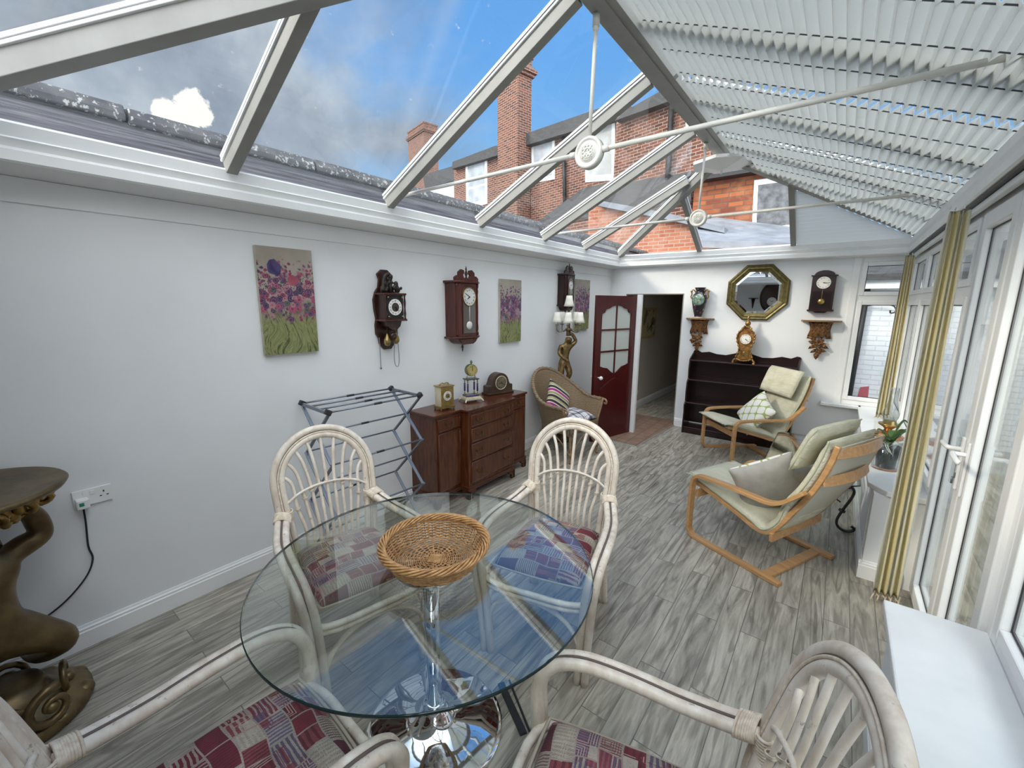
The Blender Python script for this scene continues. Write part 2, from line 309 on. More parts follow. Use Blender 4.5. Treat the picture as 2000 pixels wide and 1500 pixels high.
def painting(seed, magenta=.5):
    def f(g, b):
        gen = g.n('ShaderNodeTexCoord').outputs['Generated']; x, y, z = g.sep(gen)
        u = g.math('ADD', g.math('MULTIPLY', x, .54), seed); v = g.comb(u, g.math('ADD', z, seed), 0)
        nz = g.noise(v, 7, 5, .6, .4)
        sky_ = g.ramp(g.noise(v, 3, 4), [(.3, (.36, .31, .255)), (.7, (.47, .42, .355))])
        bgc = g.mix(g.ss(g.math('ADD', z, g.math('MULTIPLY', nz, .3)), .50, .78), g.ramp(nz, [(.3, (.10, .11, .05)), (.5, (.30, .20, .18)), (.7, (.42, .38, .27))]), sky_)
        blades = g.noise(g.comb(g.math('ADD', g.math('MULTIPLY', x, 7), g.math('MULTIPLY', g.math('SINE', g.math('ADD', g.math('MULTIPLY', z, 13), g.math('MULTIPLY', x, 5))), .55)), seed, g.math('MULTIPLY', z, 2.0)), 2.0, 5, .65, 1.2)
        grass = g.ramp(blades, [(.30, (.030, .05, .02)), (.42, (.13, .15, .05)), (.50, (.34, .34, .15)), (.58, (.20, .23, .08)), (.66, (.42, .42, .22)), (.76, (.07, .17, .07))])
        gm = g.ss(g.math('ADD', z, g.math('MULTIPLY', g.math('SUBTRACT', blades, .5), .5)), .42, .32)
        c = g.mix(gm, bgc, grass)
        pal = [(0, (.25, .025, .08)), (.2, (.12, .035, .12)), (.36, (.40, .07, .15)), (.50, (.045, .03, .10)), (.62, (.46, .20, .24)), (.76, (.17, .07, .17)), (.88, (.05, .11, .09)), (.94, (.30, .04, .10))] if magenta > .5 else [(0, (.17, .045, .17)), (.2, (.09, .045, .14)), (.4, (.27, .10, .25)), (.6, (.06, .06, .12)), (.75, (.22, .05, .11)), (.88, (.36, .26, .34))]
        for sc_, lo, hi, r0, den in ((30, .34, .86, .52, .35), (11, .36, .70, .50, .12), (16, .38, .74, .50, .22)):
            vv = g.mapping(v, loc=(sc_*.37, sc_*.11, 0)); wv = g.vmath('ADD', vv, g.vmath('MULTIPLY', g.noise(v, 26, 2, .5, 0, 1), (.028, .028, 0)))
            ds = g.voro(wv, sc_, 'Distance', dim='2D'); cc = g.sep(g.voro(wv, sc_, 'Color', dim='2D'))
            zj = g.math('ADD', z, g.math('MULTIPLY', g.math('SUBTRACT', cc[2], .5), .12))
            m = g.math('MULTIPLY', g.ss(ds, r0, r0-.07), g.math('MULTIPLY', g.math('GREATER_THAN', cc[0], den), g.math('MULTIPLY', g.ss(zj, lo-.02, lo+.02), g.ss(zj, hi+.02, hi-.02))))
            colr = g.ramp(cc[1], pal, 'CONSTANT')
            pet = g.math('SINE', g.math('MULTIPLY', ds, 34)); colr = g.mix(g.math('MULTIPLY', g.ss(pet, .2, .9), .35), colr, (.60, .38, .40)); colr = g.mix(g.math('MULTIPLY', g.ss(ds, .14, .03), .8), colr, (.03, .012, .03))
            c = g.mix(m, c, colr)
        dots = g.voro(v, 46, 'Distance', dim='2D'); dm = g.math('MULTIPLY', g.ss(dots, .30, .22), g.math('MULTIPLY', g.ss(z, .5, .62), g.ss(g.math('ADD', z, g.math('MULTIPLY', nz, .35)), 1.0, .86)))
        c = g.mix(g.math('MULTIPLY', dm, .85), c, (.07, .045, .075))
        if magenta > .5:
            pq = g.math('ADD', g.vmath('DISTANCE', g.comb(g.math('MULTIPLY', x, .54), z, 0), (.155, .815, 0)), g.math('MULTIPLY', g.math('SUBTRACT', nz, .5), .10)); c = g.mix(g.ss(pq, .075, .065), c, g.ramp(nz, [(.35, (.045, .03, .12)), (.65, (.13, .09, .22))]))
            pr = g.math('ADD', g.vmath('DISTANCE', g.comb(g.math('MULTIPLY', x, .54), z, 0), (.325, .70, 0)), g.math('MULTIPLY', g.math('SUBTRACT', nz, .5), .06)); c = g.mix(g.ss(pr, .060, .052), c, g.ramp(nz, [(.35, (.22, .02, .06)), (.65, (.46, .12, .16))]))
        c = g.mix(1.0, c, (.80, .80, .78), 'MULTIPLY'); g.l(c, b.inputs['Base Color'])
    return f

# ------------------------------------------------------------------ mesh helpers
class MB:
    def __init__(s): s.v = []; s.f = []; s.sm = []; s.mi = []; s.T = None; s.cur = 0
    def add(s, vs, fs, smooth=False):
        b = len(s.v)
        for p in vs:
            p = Vector(p)
            s.v.append(s.T @ p if s.T else p)
        for f in fs: s.f.append([b+i for i in f]); s.sm.append(smooth); s.mi.append(s.cur)
        return s
    def box(s, x0, x1, y0, y1, z0, z1):
        if x0 > x1: x0, x1 = x1, x0
        if y0 > y1: y0, y1 = y1, y0
        if z0 > z1: z0, z1 = z1, z0
        return s.add([(x0, y0, z0), (x1, y0, z0), (x1, y1, z0), (x0, y1, z0), (x0, y0, z1), (x1, y0, z1), (x1, y1, z1), (x0, y1, z1)],
              [(0, 3, 2, 1), (4, 5, 6, 7), (0, 1, 5, 4), (1, 2, 6, 5), (2, 3, 7, 6), (3, 0, 4, 7)])
    def beam(s, a, b, w, h, up=(0, 0, 1)):
        """box between two points, w sideways, h along up"""
        a = Vector(a); b = Vector(b); d = (b-a).normalized(); up = Vector(up); sx = d.cross(up).normalized(); uz = sx.cross(d)
        P = []
        for p in (a, b):
            for i, j in ((-1, -1), (1, -1), (1, 1), (-1, 1)): P.append(p+sx*(w/2*i)+uz*(h/2*j))
        return s.add(P, [(0, 1, 2, 3), (7, 6, 5, 4), (0, 4, 5, 1), (1, 5, 6, 2), (2, 6, 7, 3), (3, 7, 4, 0)])
    def tube(s, pts, r, n=8, closed=False, caps=True, smooth=True, flat=None):
        """flat=(w,h,ref): rectangular section, w along ref"""
        pts = [Vector(p) for p in pts]; N = len(pts); R = r if isinstance(r, (list, tuple)) else [r]*N
        T = []
        for i in range(N):
            a = pts[(i-1) % N] if (closed or i > 0) else pts[i]; b = pts[(i+1) % N] if (closed or i < N-1) else pts[i]
            t = (b-a); T.append(t.normalized() if t.length > 1e-9 else Vector((0, 0, 1)))
        nrm = T[0].orthogonal().normalized(); V = []; 
        for i in range(N):
            if flat:
                ref = Vector(flat[2]); u = (ref - T[i]*ref.dot(T[i])).normalized(); v = T[i].cross(u)
                for a, b in ((-1, -1), (1, -1), (1, 1), (-1, 1)): V.append(pts[i]+u*(a*flat[0]/2)+v*(b*flat[1]/2))
            else:
                nrm = (nrm - T[i]*nrm.dot(T[i]));
                nrm = nrm.normalized() if nrm.length > 1e-6 else T[i].orthogonal().normalized()
                bn = T[i].cross(nrm)
                for k in range(n):
                    a = 2*PI*k/n; V.append(pts[i]+(nrm*math.cos(a)+bn*math.sin(a))*R[i])
        if flat: n = 4
        F = []
        for i in range(N if closed else N-1):
            j = (i+1) % N
            for k in range(n): F.append((i*n+k, i*n+(k+1) % n, j*n+(k+1) % n, j*n+k))
        if caps and not closed: F.append(tuple(range(n-1, -1, -1))); F.append(tuple((N-1)*n+k for k in range(n)))
        return s.add(V, F, smooth and not flat)
    def lathe(s, prof, c=(0, 0, 0), n=20, smooth=True, sx=1., sy=1., caps=True):
        V = []; F = []; c = Vector(c)
        for r, z in prof:
            for k in range(n):
                a = 2*PI*k/n; V.append(c+Vector((max(r, 1e-5)*math.cos(a)*sx, max(r, 1e-5)*math.sin(a)*sy, z)))
        for i in range(len(prof)-1):
            for k in range(n): F.append((i*n+k, i*n+(k+1) % n, (i+1)*n+(k+1) % n, (i+1)*n+k))
        if caps: F.append(tuple(range(n-1, -1, -1))); F.append(tuple((len(prof)-1)*n+k for k in range(n)))
        return s.add(V, F, smooth)
    def ball(s, c, r, n=10, sc=(1, 1, 1)):
        prof = [(r*math.sin(PI*i/n), -r*math.cos(PI*i/n)) for i in range(n+1)]
        V = []; F = []; c = Vector(c); m = n+4
        for q, z in prof:
            for k in range(m):
                a = 2*PI*k/m; V.append(c+Vector((max(q, 1e-5)*math.cos(a)*sc[0], max(q, 1e-5)*math.sin(a)*sc[1], z*sc[2])))
        for i in range(n):
            for k in range(m): F.append((i*m+k, i*m+(k+1) % m, (i+1)*m+(k+1) % m, (i+1)*m+k))
        return s.add(V, F, True)
    def prism(s, poly, y0, y1, ax='y', smooth=False):
        """poly in (x,z) extruded along y; ax='x': poly in (y,z) along x; ax='z': poly in (x,y) along z"""
        n = len(poly)
        def P(a, b, t): return (a, t, b) if ax == 'y' else ((t, a, b) if ax == 'x' else (a, b, t))
        V = [P(a, b, y0) for a, b in poly]+[P(a, b, y1) for a, b in poly]
        F = [tuple(range(n)), tuple(range(2*n-1, n-1, -1))]
        for i in range(n): F.append((i, (i+1) % n, n+(i+1) % n, n+i)[::-1])
        return s.add(V, F, smooth)
    def extr(s, pts, vec):
        n = len(pts); vec = Vector(vec); pts = [Vector(p) for p in pts]
        s.add(pts+[p+vec for p in pts], [tuple(range(n)), tuple(range(2*n-1, n-1, -1))]+[(i, n+i, n+(i+1) % n, (i+1) % n) for i in range(n)])
        return s
    def pillow(s, w, h, t, n=12, pinch=.06, z0=0.0, m=3.0):
        """cushion in the x-z plane, centred, thickness along y"""
        V = []; F = []
        for side in (-1, 1):
            for j in range(n+1):
                for i in range(n+1):
                    u = 2*i/n-1; v = 2*j/n-1
                    e = (1-abs(u)**m)*(1-abs(v)**m); e = max(e, 0)**.5
                    k = 1-pinch*(1-max(abs(u), abs(v))**2*0)*(1-abs(v)**2)*abs(u)**4 if True else 1
                    kx = 1-pinch*(1-v*v)*u*u; kz = 1-pinch*(1-u*u)*v*v
                    V.append((u*w/2*kx, side*t/2*e, z0+v*h/2*kz))
        m_ = (n+1)*(n+1)
        for sd in (0, 1):
            for j in range(n):
                for i in range(n):
                    a = sd*m_+j*(n+1)+i; q = (a, a+1, a+n+2, a+n+1); F.append(q if sd == 0 else q[::-1])
        return s.add(V, F, True)
    def build(s, name, m, parent=None, bevel=0, sub=0, loc=None, rot=None, weld=False):
        me = bpy.data.meshes.new(name); me.from_pydata([tuple(v) for v in s.v], [], s.f)
        for p, sm, mi in zip(me.polygons, s.sm, s.mi): p.use_smooth = sm; p.material_index = mi
        for x in (m if isinstance(m, (list, tuple)) else [m]): me.materials.append(x)
        bm = bmesh.new(); bm.from_mesh(me)
        if weld: bmesh.ops.remove_doubles(bm, verts=bm.verts, dist=1e-5)
        bmesh.ops.recalc_face_normals(bm, faces=bm.faces); bm.to_mesh(me); bm.free()
        me.update()
        o = bpy.data.objects.new(name, me); C.objects.link(o)
        if parent: o.parent = parent
        if loc: o.location = loc
        if rot: o.rotation_euler = rot
        if bevel:
            d = o.modifiers.new('bevel', 'BEVEL'); d.width = bevel; d.segments = 2; d.limit_method = 'ANGLE'; d.angle_limit = .6
        if sub:
            d = o.modifiers.new('sub', 'SUBSURF'); d.levels = sub; d.render_levels = sub
        return o
def tag(o, label=None, cat=None, group=None, kind=None):
    if label: o['label'] = label
    if cat: o['category'] = cat
    if group: o['group'] = group
    if kind: o['kind'] = kind
    return o
def struct(o): o['kind'] = 'structure'; return o
def thing(name, label, cat, loc=(0, 0, 0), rz=0., group=None, kind=None):
    o = bpy.data.objects.new(name, None); C.objects.link(o); o.location = loc; o.rotation_euler = (0, 0, rz); o.empty_display_size = .1
    return tag(o, label, cat, group, kind)
def copy_tree(o, parent=None):
    c = o.copy(); C.objects.link(c); c.parent = parent
    for ch in list(o.children): copy_tree(ch, c)
    return c
def facing(fx, fy): return math.atan2(fy, fx)+PI/2
def arc(c, r, a0, a1, n=10, plane='xz', ry=None):
    ry = r if ry is None else ry; out = []
    for i in range(n+1):
        a = a0+(a1-a0)*i/n; p, q = r*math.cos(a), ry*math.sin(a)
        out.append({'xz': (c[0]+p, c[1], c[2]+q), 'yz': (c[0], c[1]+p, c[2]+q), 'xy': (c[0]+p, c[1]+q, c[2])}[plane])
    return out
def spline(P, n=6, closed=False):
    P = [Vector(p) for p in P]; N = len(P); out = []
    for i in range(N if closed else N-1):
        g_ = lambda k: P[k % N] if closed else P[min(max(k, 0), N-1)]
        p0, p1, p2, p3 = g_(i-1), g_(i), g_(i+1), g_(i+2)
        for j in range(n):
            t = j/n
            out.append(.5*((2*p1)+(-p0+p2)*t+(2*p0-5*p1+4*p2-p3)*t*t+(-p0+3*p1-3*p2+p3)*t*t*t))
    if not closed: out.append(P[-1])
    return out
def skin(name, m, parent, chains, root=None, sub=2):
    """chains: list of lists of (x,y,z,r); joints shared by rounding"""
    me = bpy.data.meshes.new(name); bm = bmesh.new(); sk = bm.verts.layers.skin.verify(); D = {}
    def V(p):
        k = tuple(round(c, 4) for c in p[:3])
        if k not in D:
            v = bm.verts.new(p[:3]); r = p[3]; v[sk].radius = (r, r*(p[4] if len(p) > 4 else 1)); D[k] = v
        return D[k]
    first = None
    for ch in chains:
        vs_ = [V(p) for p in ch]
        if first is None: first = vs_[0]
        for a, b in zip(vs_, vs_[1:]):
            if a is not b and not bm.edges.get((a, b)): bm.edges.new((a, b))
    first[sk].use_root = True
    bm.to_mesh(me); bm.free(); me.materials.append(m)
    o = bpy.data.objects.new(name, me); C.objects.link(o); o.parent = parent
    k = o.modifiers.new('skin', 'SKIN'); k.use_smooth_shade = True; k.branch_smoothing = .5
    d = o.modifiers.new('sub', 'SUBSURF'); d.levels = sub; d.render_levels = sub
    return o
def text_into(mb, txt, size, T):
    cu = bpy.data.curves.new('t', 'FONT'); cu.body = txt; cu.size = size; cu.align_x = 'CENTER'; cu.align_y = 'CENTER'; cu.extrude = 0.0005; cu.resolution_u = 2
    o = bpy.data.objects.new('t', cu); C.objects.link(o)
    dg = bpy.context.evaluated_depsgraph_get(); me = bpy.data.meshes.new_from_object(o.evaluated_get(dg))
    old = mb.T; mb.T = (old @ T) if old else T
    mb.add([v.co for v in me.vertices], [tuple(p.vertices) for p in me.polygons]); mb.T = old
    bpy.data.objects.remove(o); bpy.data.curves.remove(cu); bpy.data.meshes.remove(me)
ROM = ['XII', 'I', 'II', 'III', 'IIII', 'V', 'VI', 'VII', 'VIII', 'IX', 'X', 'XI']
ink = mat('black_ink', col=(.015, .014, .013), rough=.5)
dial_white = mat('white_enamel_dial', col=(.82, .80, .74), rough=.35)
dial_silver = mat('silvered_dial', mottled((.62, .62, .58), (.70, .70, .66), 15), rough=.35)
FRONT = Matrix(((1, 0, 0, 0), (0, 0, -1, 0), (0, 1, 0, 0), (0, 0, 0, 1)))   # xy -> xz, +z -> -y
def dial(parent, c, R, face=dial_white, hand=(10, 9), nums=True, ring=None, centre=None, numerals=ROM, rim=.0):
    """round clock face facing local -Y, centre c (its front surface)"""
    T = Matrix.Translation(c) @ FRONT
    b = MB(); b.T = T; b.lathe([(R, -.006), (R, 0), (R*.98, .001), (1e-4, .001)], n=36, smooth=False)
    d = b.build('dial', face, parent)
    if centre:
        b = MB(); b.T = T; b.lathe([(R*.55, .001), (R*.55, .0018), (1e-4, .0018)], n=30, smooth=False); b.build('dial_centre', centre, d)
    b = MB(); b.T = T
    if nums:
        for i, t in enumerate(numerals):
            a = PI/2-i*PI/6
            text_into(b, t, R*.25, Matrix.Translation((R*.77*math.cos(a), R*.77*math.sin(a), .0016)) @ Matrix.Rotation(a-PI/2, 4, 'Z'))
        b.build('numerals', ink, d)
    hh, mm = hand
    for nm, L, wd, a in (('hour_hand', .5*R, .06*R, PI/2-(hh+mm/60)*PI/6), ('minute_hand', .8*R, .04*R, PI/2-mm*PI/30)):
        b = MB(); b.T = T @ Matrix.Translation((0, 0, .004)) @ Matrix.Rotation(a, 4, 'Z')
        b.add([(-.12*L, -wd, 0), (L*.75, -wd*.8, 0), (L, 0, 0), (L*.75, wd*.8, 0), (-.12*L, wd, 0), (-.12*L, -wd, .001), (L*.75, -wd*.8, .001), (L, 0, .001), (L*.75, wd*.8, .001), (-.12*L, wd, .001)],
              [(0, 4, 3, 2, 1), (5, 6, 7, 8, 9), (0, 1, 6, 5), (1, 2, 7, 6), (2, 3, 8, 7), (3, 4, 9, 8), (4, 0, 5, 9)])
        b.build(nm, ink, d)
    if ring:
        b = MB(); b.T = T; b.tube([(R*1.04*math.cos(2*PI*k/36), R*1.04*math.sin(2*PI*k/36), .001) for k in range(36)], R*.055, 8, closed=True); b.build('bezel', ring, d)
    return d

# ================================================================== THE SETTING
XW, YF, XR = -2.965, 6.42, .545
EZ, RZ, RX, HY = 2.54, 3.31, -1.14, 4.97
YB = -1.7
b = MB(); b.box(XW-.2, 3.6, YB-.3, YF+.3, -.12, 0); struct(b.build('floor', floor_m))
b = MB(); b.box(-2.9, -1.7, YF+.3, 9.6, -.12, 0); b.box(XW-.2, -2.9, YF+.3, 9.6, -.12, 0); struct(b.build('floor', floor_m))
b = MB(); b.prism([(-2.60, 5.16), (-1.90, 5.10), (-1.84, 6.42), (-1.84, 6.7), (-2.69, 6.7)], .0006, .004, 'z')
fo = struct(b.build('floor', tile_m))
b = MB(); b.tube([(-2.60, 5.15, .005), (-1.89, 5.09, .005), (-1.825, 6.40, .005)], 1, flat=(.022, .008, (0, 0, 1)))
struct(b.build('trim_1', mat('aluminium_threshold', col=(.6, .6, .58), rough=.4, metal=.6)))

b = MB(); b.box(XW-.25, XW, YB, YF+.25, 0, 2.33); b.box(XW-.25, XW, YB, -.2, 2.33, 2.5); b.box(XW-.01, XW+.007, YB, YF, 2.222, 2.33); struct(b.build('wall_left', paint))
b = MB()
DX0, DX1, DZ = -2.70, -1.835, 1.955
b.box(XW, DX0, YF, YF+.25, 0, 2.36); b.box(DX0, DX1, YF, YF+.25, DZ, 2.36); b.box(DX1, .06, YF, YF+.25, 0, 2.36); b.box(.06, .70, YF, YF+.25, 0, .60)
struct(b.build('wall_far', paint))
b = MB(); b.box(XW-.2, XR+.3, YB-.2, YB, 0, 2.6); struct(b.build('wall_back', paint))
b = MB(); b.box(.30, .62, 3.49, YF, 0, .60); b.box(.30, .62, YB, 2.12, 0, .60)
b.box(.296, .30, 3.60, 6.3, .16, .56); struct(b.build('wall_right', paint))
def skirt(name, a, bb, nx, ny, h=.125):
    a = Vector(a); bb = Vector(bb); n = Vector((nx, ny, 0)); m = MB()
    prof = [(0, 0), (.018, 0), (.018, h-.035), (.014, h-.030), (.014, h-.018), (.009, h-.012), (.005, h), (0, h)]
    V = [a+n*p+Vector((0, 0, q)) for p, q in prof]+[bb+n*p+Vector((0, 0, q)) for p, q in prof]; k = len(prof)
    m.add(V, [tuple(range(k)), tuple(range(2*k-1, k-1, -1))]+[(i, k+i, k+(i+1) % k, (i+1) % k) for i in range(k)])
    return struct(m.build(name, upvc))
skirt('baseboard_left', (XW, YB, 0), (XW, 6.40, 0), 1, 0)
skirt('baseboard_far', (-1.83, YF, 0), (.29, YF, 0), 0, -1)
skirt('baseboard_right', (.30, 3.475, 0), (.30, 6.40, 0), -1, 0)
skirt('baseboard_right', (.30, YB, 0), (.30, 2.12, 0), -1, 0)
skirt('baseboard_right', (.282, 3.49, 0), (.50, 3.49, 0), 0, -1)
# hall beyond the doorway
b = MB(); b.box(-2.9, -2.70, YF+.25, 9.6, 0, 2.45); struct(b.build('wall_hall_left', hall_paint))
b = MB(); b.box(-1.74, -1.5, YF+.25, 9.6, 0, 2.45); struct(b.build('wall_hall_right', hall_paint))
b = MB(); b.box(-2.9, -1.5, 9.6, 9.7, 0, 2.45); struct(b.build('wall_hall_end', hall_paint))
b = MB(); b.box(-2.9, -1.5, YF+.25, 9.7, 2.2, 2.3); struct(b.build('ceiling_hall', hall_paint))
skirt('baseboard_hall', (-2.70, YF+.25, 0), (-2.70, 9.6, 0), 1, 0)
b = MB(); b.box(DX0, DX0+.012, YF-.003, YF+.253, 0, DZ); b.box(DX1-.012, DX1, YF-.003, YF+.253, 0, DZ); b.box(DX0, DX1, YF-.006, YF+.253, DZ-.014, DZ)
struct(b.build('door_1', mat('door_lining', col=(.26, .22, .18), rough=.6)))

# cornice box under the glass roof
prof = [(.32, -.033), (.01, -.033), (-.175, -.008), (-.185, 0), (-.185, .042), (-.172, .046), (-.168, .056), (-.176, .078), (-.180, .088), (-.170, .096), (-.172, .148), (-.165, .158), (0, .185), (.32, .185)]
def cornice(name, pa, pb, out, material=upvc, lean=0.):
    out = Vector(out); pa = Vector(pa); pb = Vector(pb); m = MB(); k = len(prof)
    V = [p+out*(q+lean*z)+Vector((0, 0, z)) for p, mi in ((pa, 1), (pb, -1)) for q, z in prof]
    # mitre: shift ends along the run by the offset
    run = (pb-pa).normalized()
    for i, (q, z) in enumerate(prof): V[i] -= run*(q+lean*z); V[k+i] += run*(q+lean*z)
    m.add(V, [tuple(range(k)), tuple(range(2*k-1, k-1, -1))]+[(i, k+i, k+(i+1) % k, (i+1) % k) for i in range(k)])
    return struct(m.build(name, material))
zc = 2.363
cornice('trim_left', (XW, -.19, zc), (XW, 6.49, zc), (-1, 0, 0))
cornice('trim_far', (XW, 6.49, zc), (.65, 6.49, zc), (0, 1, 0))
cornice('trim_right', (.65, 6.49, zc), (.65, -.19, zc), (1, 0, 0))
cornice('trim_near', (.65, -.19, zc), (XW, -.19, zc), (0, -1, 0))
m_ = MB(); m_.box(XW-.3, .8, YB-.2, -.20, 2.40, 2.60); struct(m_.build('ceiling_near', paint))
# roof
ceil = thing('ceiling', 'pitched glass conservatory roof with white glazing bars, ridge and hipped far end', None, (0, 0, 0)); ceil['kind'] = 'structure'
if 'category' in ceil: del ceil['category']
def slopeL(y, t): return Vector((-2.80+(RX-.10+2.80)*t, y, EZ+(RZ-EZ)*t))
XE = .60
def slopeR(y, t): return Vector((XE+(RX+.10-XE)*t, y, EZ+(RZ-EZ)*t))
upL = (slopeL(1, 1)-slopeL(0, 1)).cross(slopeL(0, 0)-slopeL(0, 1)).normalized(); upL = upL if upL.z > 0 else -upL
upR = (slopeR(1, 1)-slopeR(0, 1)).cross(slopeR(0, 0)-slopeR(0, 1)).normalized(); upR = upR if upR.z > 0 else -upR
def gbar(a, bb, up, wd=.058, h=.085):
    m = MB(); a = Vector(a); bb = Vector(bb); up = Vector(up).normalized()
    m.beam(a, bb, wd, h, up)
    m.cur = 1; d = (bb-a).normalized(); sd = d.cross(up).normalized()
    m.beam(a+up*.045, bb+up*.045, wd*1.25, .006, up)
    m.cur = 2; m.beam(a+up*.034, bb+up*.034, wd*1.34, .014, up); m.beam(a+up*.060, bb+up*.060, wd*1.2, .018, up)
    return m.build('glazing_bar', [bar_shaded, gasket, upvc], ceil, bevel=.003)
BY = [1.063, 2.125, 3.15, 4.24]
NY = 1.67      # where the near hips meet the ridge
def nt_(y): return min(1.0, y/NY)
for y in BY: gbar(slopeL(y, -.01), slopeL(y, nt_(y)), upL)
for y in (1.063, 2.40, 3.45, 4.50): gbar(slopeR(y, -.01), slopeR(y, nt_(y)), upR)
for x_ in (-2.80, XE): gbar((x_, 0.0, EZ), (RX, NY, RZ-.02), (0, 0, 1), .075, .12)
for x_ in (-1.65, -.575):
    t_ = (x_+2.80)/(RX+2.80) if x_ < RX else (XE-x_)/(XE-RX); gbar((x_, 0, EZ), (x_, NY*t_, EZ+(RZ-EZ)*t_-.02), (0, .42, .9))
hipL0, hipR0, apex = Vector((-2.80, 6.33, EZ)), Vector((XE, 6.33, EZ)), Vector((RX, HY, RZ-.02))
for h0 in (hipL0, hipR0): gbar(h0, apex, (0, 0, 1), .07, .10)
def hip_y(x):   # where the hip line stands at this x
    t = (x+2.80)/(RX+2.80) if x < RX else (XE-x)/(XE-RX)
    return 6.33+(HY-6.33)*t, EZ+(RZ-EZ)*t
gbar(slopeL(5.22, -.01), slopeL(5.22, .80), upL)
gbar(slopeR(5.22, -.01), slopeR(5.22, .80), upR)
for x in (-1.65, -.575):
    yy, z_ = hip_y(x); gbar((x, 6.33, EZ), (x, yy, z_-.02), (0, -.49, .87))
m = MB(); m.prism([(RX-.095, RZ-.01), (RX-.07, RZ-.045), (RX+.07, RZ-.045), (RX+.095, RZ-.01), (RX+.095, RZ+.05), (RX, RZ+.12), (RX-.095, RZ+.05)], NY-.02, HY); m.build('ridge_beam', bar_shaded, ceil, bevel=.004)
m = MB(); m.box(RX-.03, RX+.03, NY, HY, RZ-.052, RZ-.044); m.build('ridge_rib', bar_shaded, ceil)
m = MB()   # boss where ridge and hips meet
pts = [(RX+.30*math.cos(a), HY-.02+.30*math.sin(a)) for a in [PI*(-.5+2*k/7) for k in range(7)]]
m.prism(pts, RZ-.13, RZ-.10, 'z'); ctr = [(RX+.09*math.cos(a), HY-.05+.09*math.sin(a)) for a in [PI*(-.5+2*k/7) for k in range(7)]]
m.add([(x, y, RZ-.13) for x, y in pts]+[(RX, HY-.05, RZ-.19)], [(i, (i+1) % 7, 7) for i in range(7)]); m.tube([(RX, HY-.05, RZ-.18), (RX, HY-.05, RZ-.215)], .012)
m.build('ridge_boss', upvc, ceil)
def pane(P, up):
    m = MB(); m.extr([Vector(p)+Vector(up)*.045 for p in P], Vector(up)*.006); m.build('glass_pane', roof_glass, ceil)
ys = BY+[5.22]
upn = Vector((0, -.42, .9))
pane([(-2.8, 0, EZ), (XE, 0, EZ), (RX, NY, RZ)], upn)
for sf, up_ in ((slopeL, upL), (slopeR, upR)): pane([sf(0, 0), sf(1.063, 0), sf(1.063, nt_(1.063))], up_); pane([sf(1.063, 0), sf(2.125, 0), sf(2.125, 1), sf(NY, 1), sf(1.063, nt_(1.063))], up_)
for y0, y1 in zip(ys, ys[1:]):
    t1 = 1.0 if y1 <= HY else .83
    pane([slopeL(y0, 0), slopeL(y1, 0), slopeL(y1, t1), slopeL(y0, 1.0)], upL)
    pane([slopeR(y0, 0), slopeR(y1, 0), slopeR(y1, t1), slopeR(y0, 1.0)], upR)
pane([slopeL(5.22, 0), hipL0, slopeL(5.22, .83)], upL); pane([slopeR(5.22, 0), hipR0, slopeR(5.22, .83)], upR)
uph = Vector((0, -.49, .87))
xs = [-2.80, -1.65, -.575, .50]
pane([(-2.8, 6.33, EZ), (-1.65, 6.33, EZ), (-1.65, *hip_y(-1.65))], uph)
pane([(-1.65, 6.33, EZ), (-.575, 6.33, EZ), (-.575, *hip_y(-.575)), tuple(apex), (-1.65, *hip_y(-1.65))], uph)
pane([(-.575, 6.33, EZ), (XE, 6.33, EZ), (-.575, *hip_y(-.575))], uph)

# windows and doors in white plastic frames
def rectframe(m, ax, p0, p1, a0, a1, z0, z1, w):
    """frame in the plane ax=const (thickness p0..p1), a = other horizontal axis"""
    def bx(aa, bb, za, zb): m.box(p0, p1, aa, bb, za, zb) if ax == 'x' else m.box(aa, bb, p0, p1, za, zb)
    bx(a0, a0+w, z0, z1); bx(a1-w, a1, z0, z1); bx(a0+w, a1-w, z0, z0+w); bx(a0+w, a1-w, z1-w, z1)
def sash(root, ax, p0, p1, a0, a1, z0, z1, w=.055, name='sash'):
    m = MB(); rectframe(m, ax, p0, p1, a0, a1, z0, z1, w); s_ = m.build(name, upvc, root, bevel=.006)
    m = MB(); pm = (p0+p1)/2; rectframe(m, ax, pm-.0045, pm+.0045, a0+w-.002, a1-w+.002, z0+w-.002, z1-w+.002, .008); m.build('gasket', gasket, s_)
    m = MB(); pm = (p0+p1)/2
    if ax == 'x': m.box(pm-.003, pm+.003, a0+w, a1-w, z0+w, z1-w)
    else: m.box(a0+w, a1-w, pm-.003, pm+.003, z0+w, z1-w)
    m.build('glass', win_glass, s_)
def window(name, ax, p0, p1, A, z0, z1, tz):
    r = thing(name, None, None); r['kind'] = 'structure'
    m = MB(); rectframe(m, ax, p0, p1, A[0], A[-1], z0, z1, .06)
    for a in A[1:-1]: (m.box(p0, p1, a-.035, a+.035, z0+.06, z1-.06) if ax == 'x' else m.box(a-.035, a+.035, p0, p1, z0+.06, z1-.06))
    for a, c in zip(A, A[1:]):
        a += .06 if a == A[0] else .035; c -= .06 if c == A[-1] else .035
        (m.box(p0, p1, a, c, tz-.035, tz+.035) if ax == 'x' else m.box(a, c, p0, p1, tz-.035, tz+.035))
    m.build('window_frame', upvc, r, bevel=.005)
    for a, c in zip(A, A[1:]):
        a += .055 if a == A[0] else .03; c -= .055 if c == A[-1] else .03
        sash(r, ax, p0-.012, p1-.02, a, c, z0+.055, tz-.03, .045, 'casement'); sash(r, ax, p0-.012, p1-.02, a, c, tz+.03, z1-.055, .045, 'top_light')
    return r
window('window_1', 'y', 6.42, 6.49, [.06, .62], .635, 2.345, 1.885)
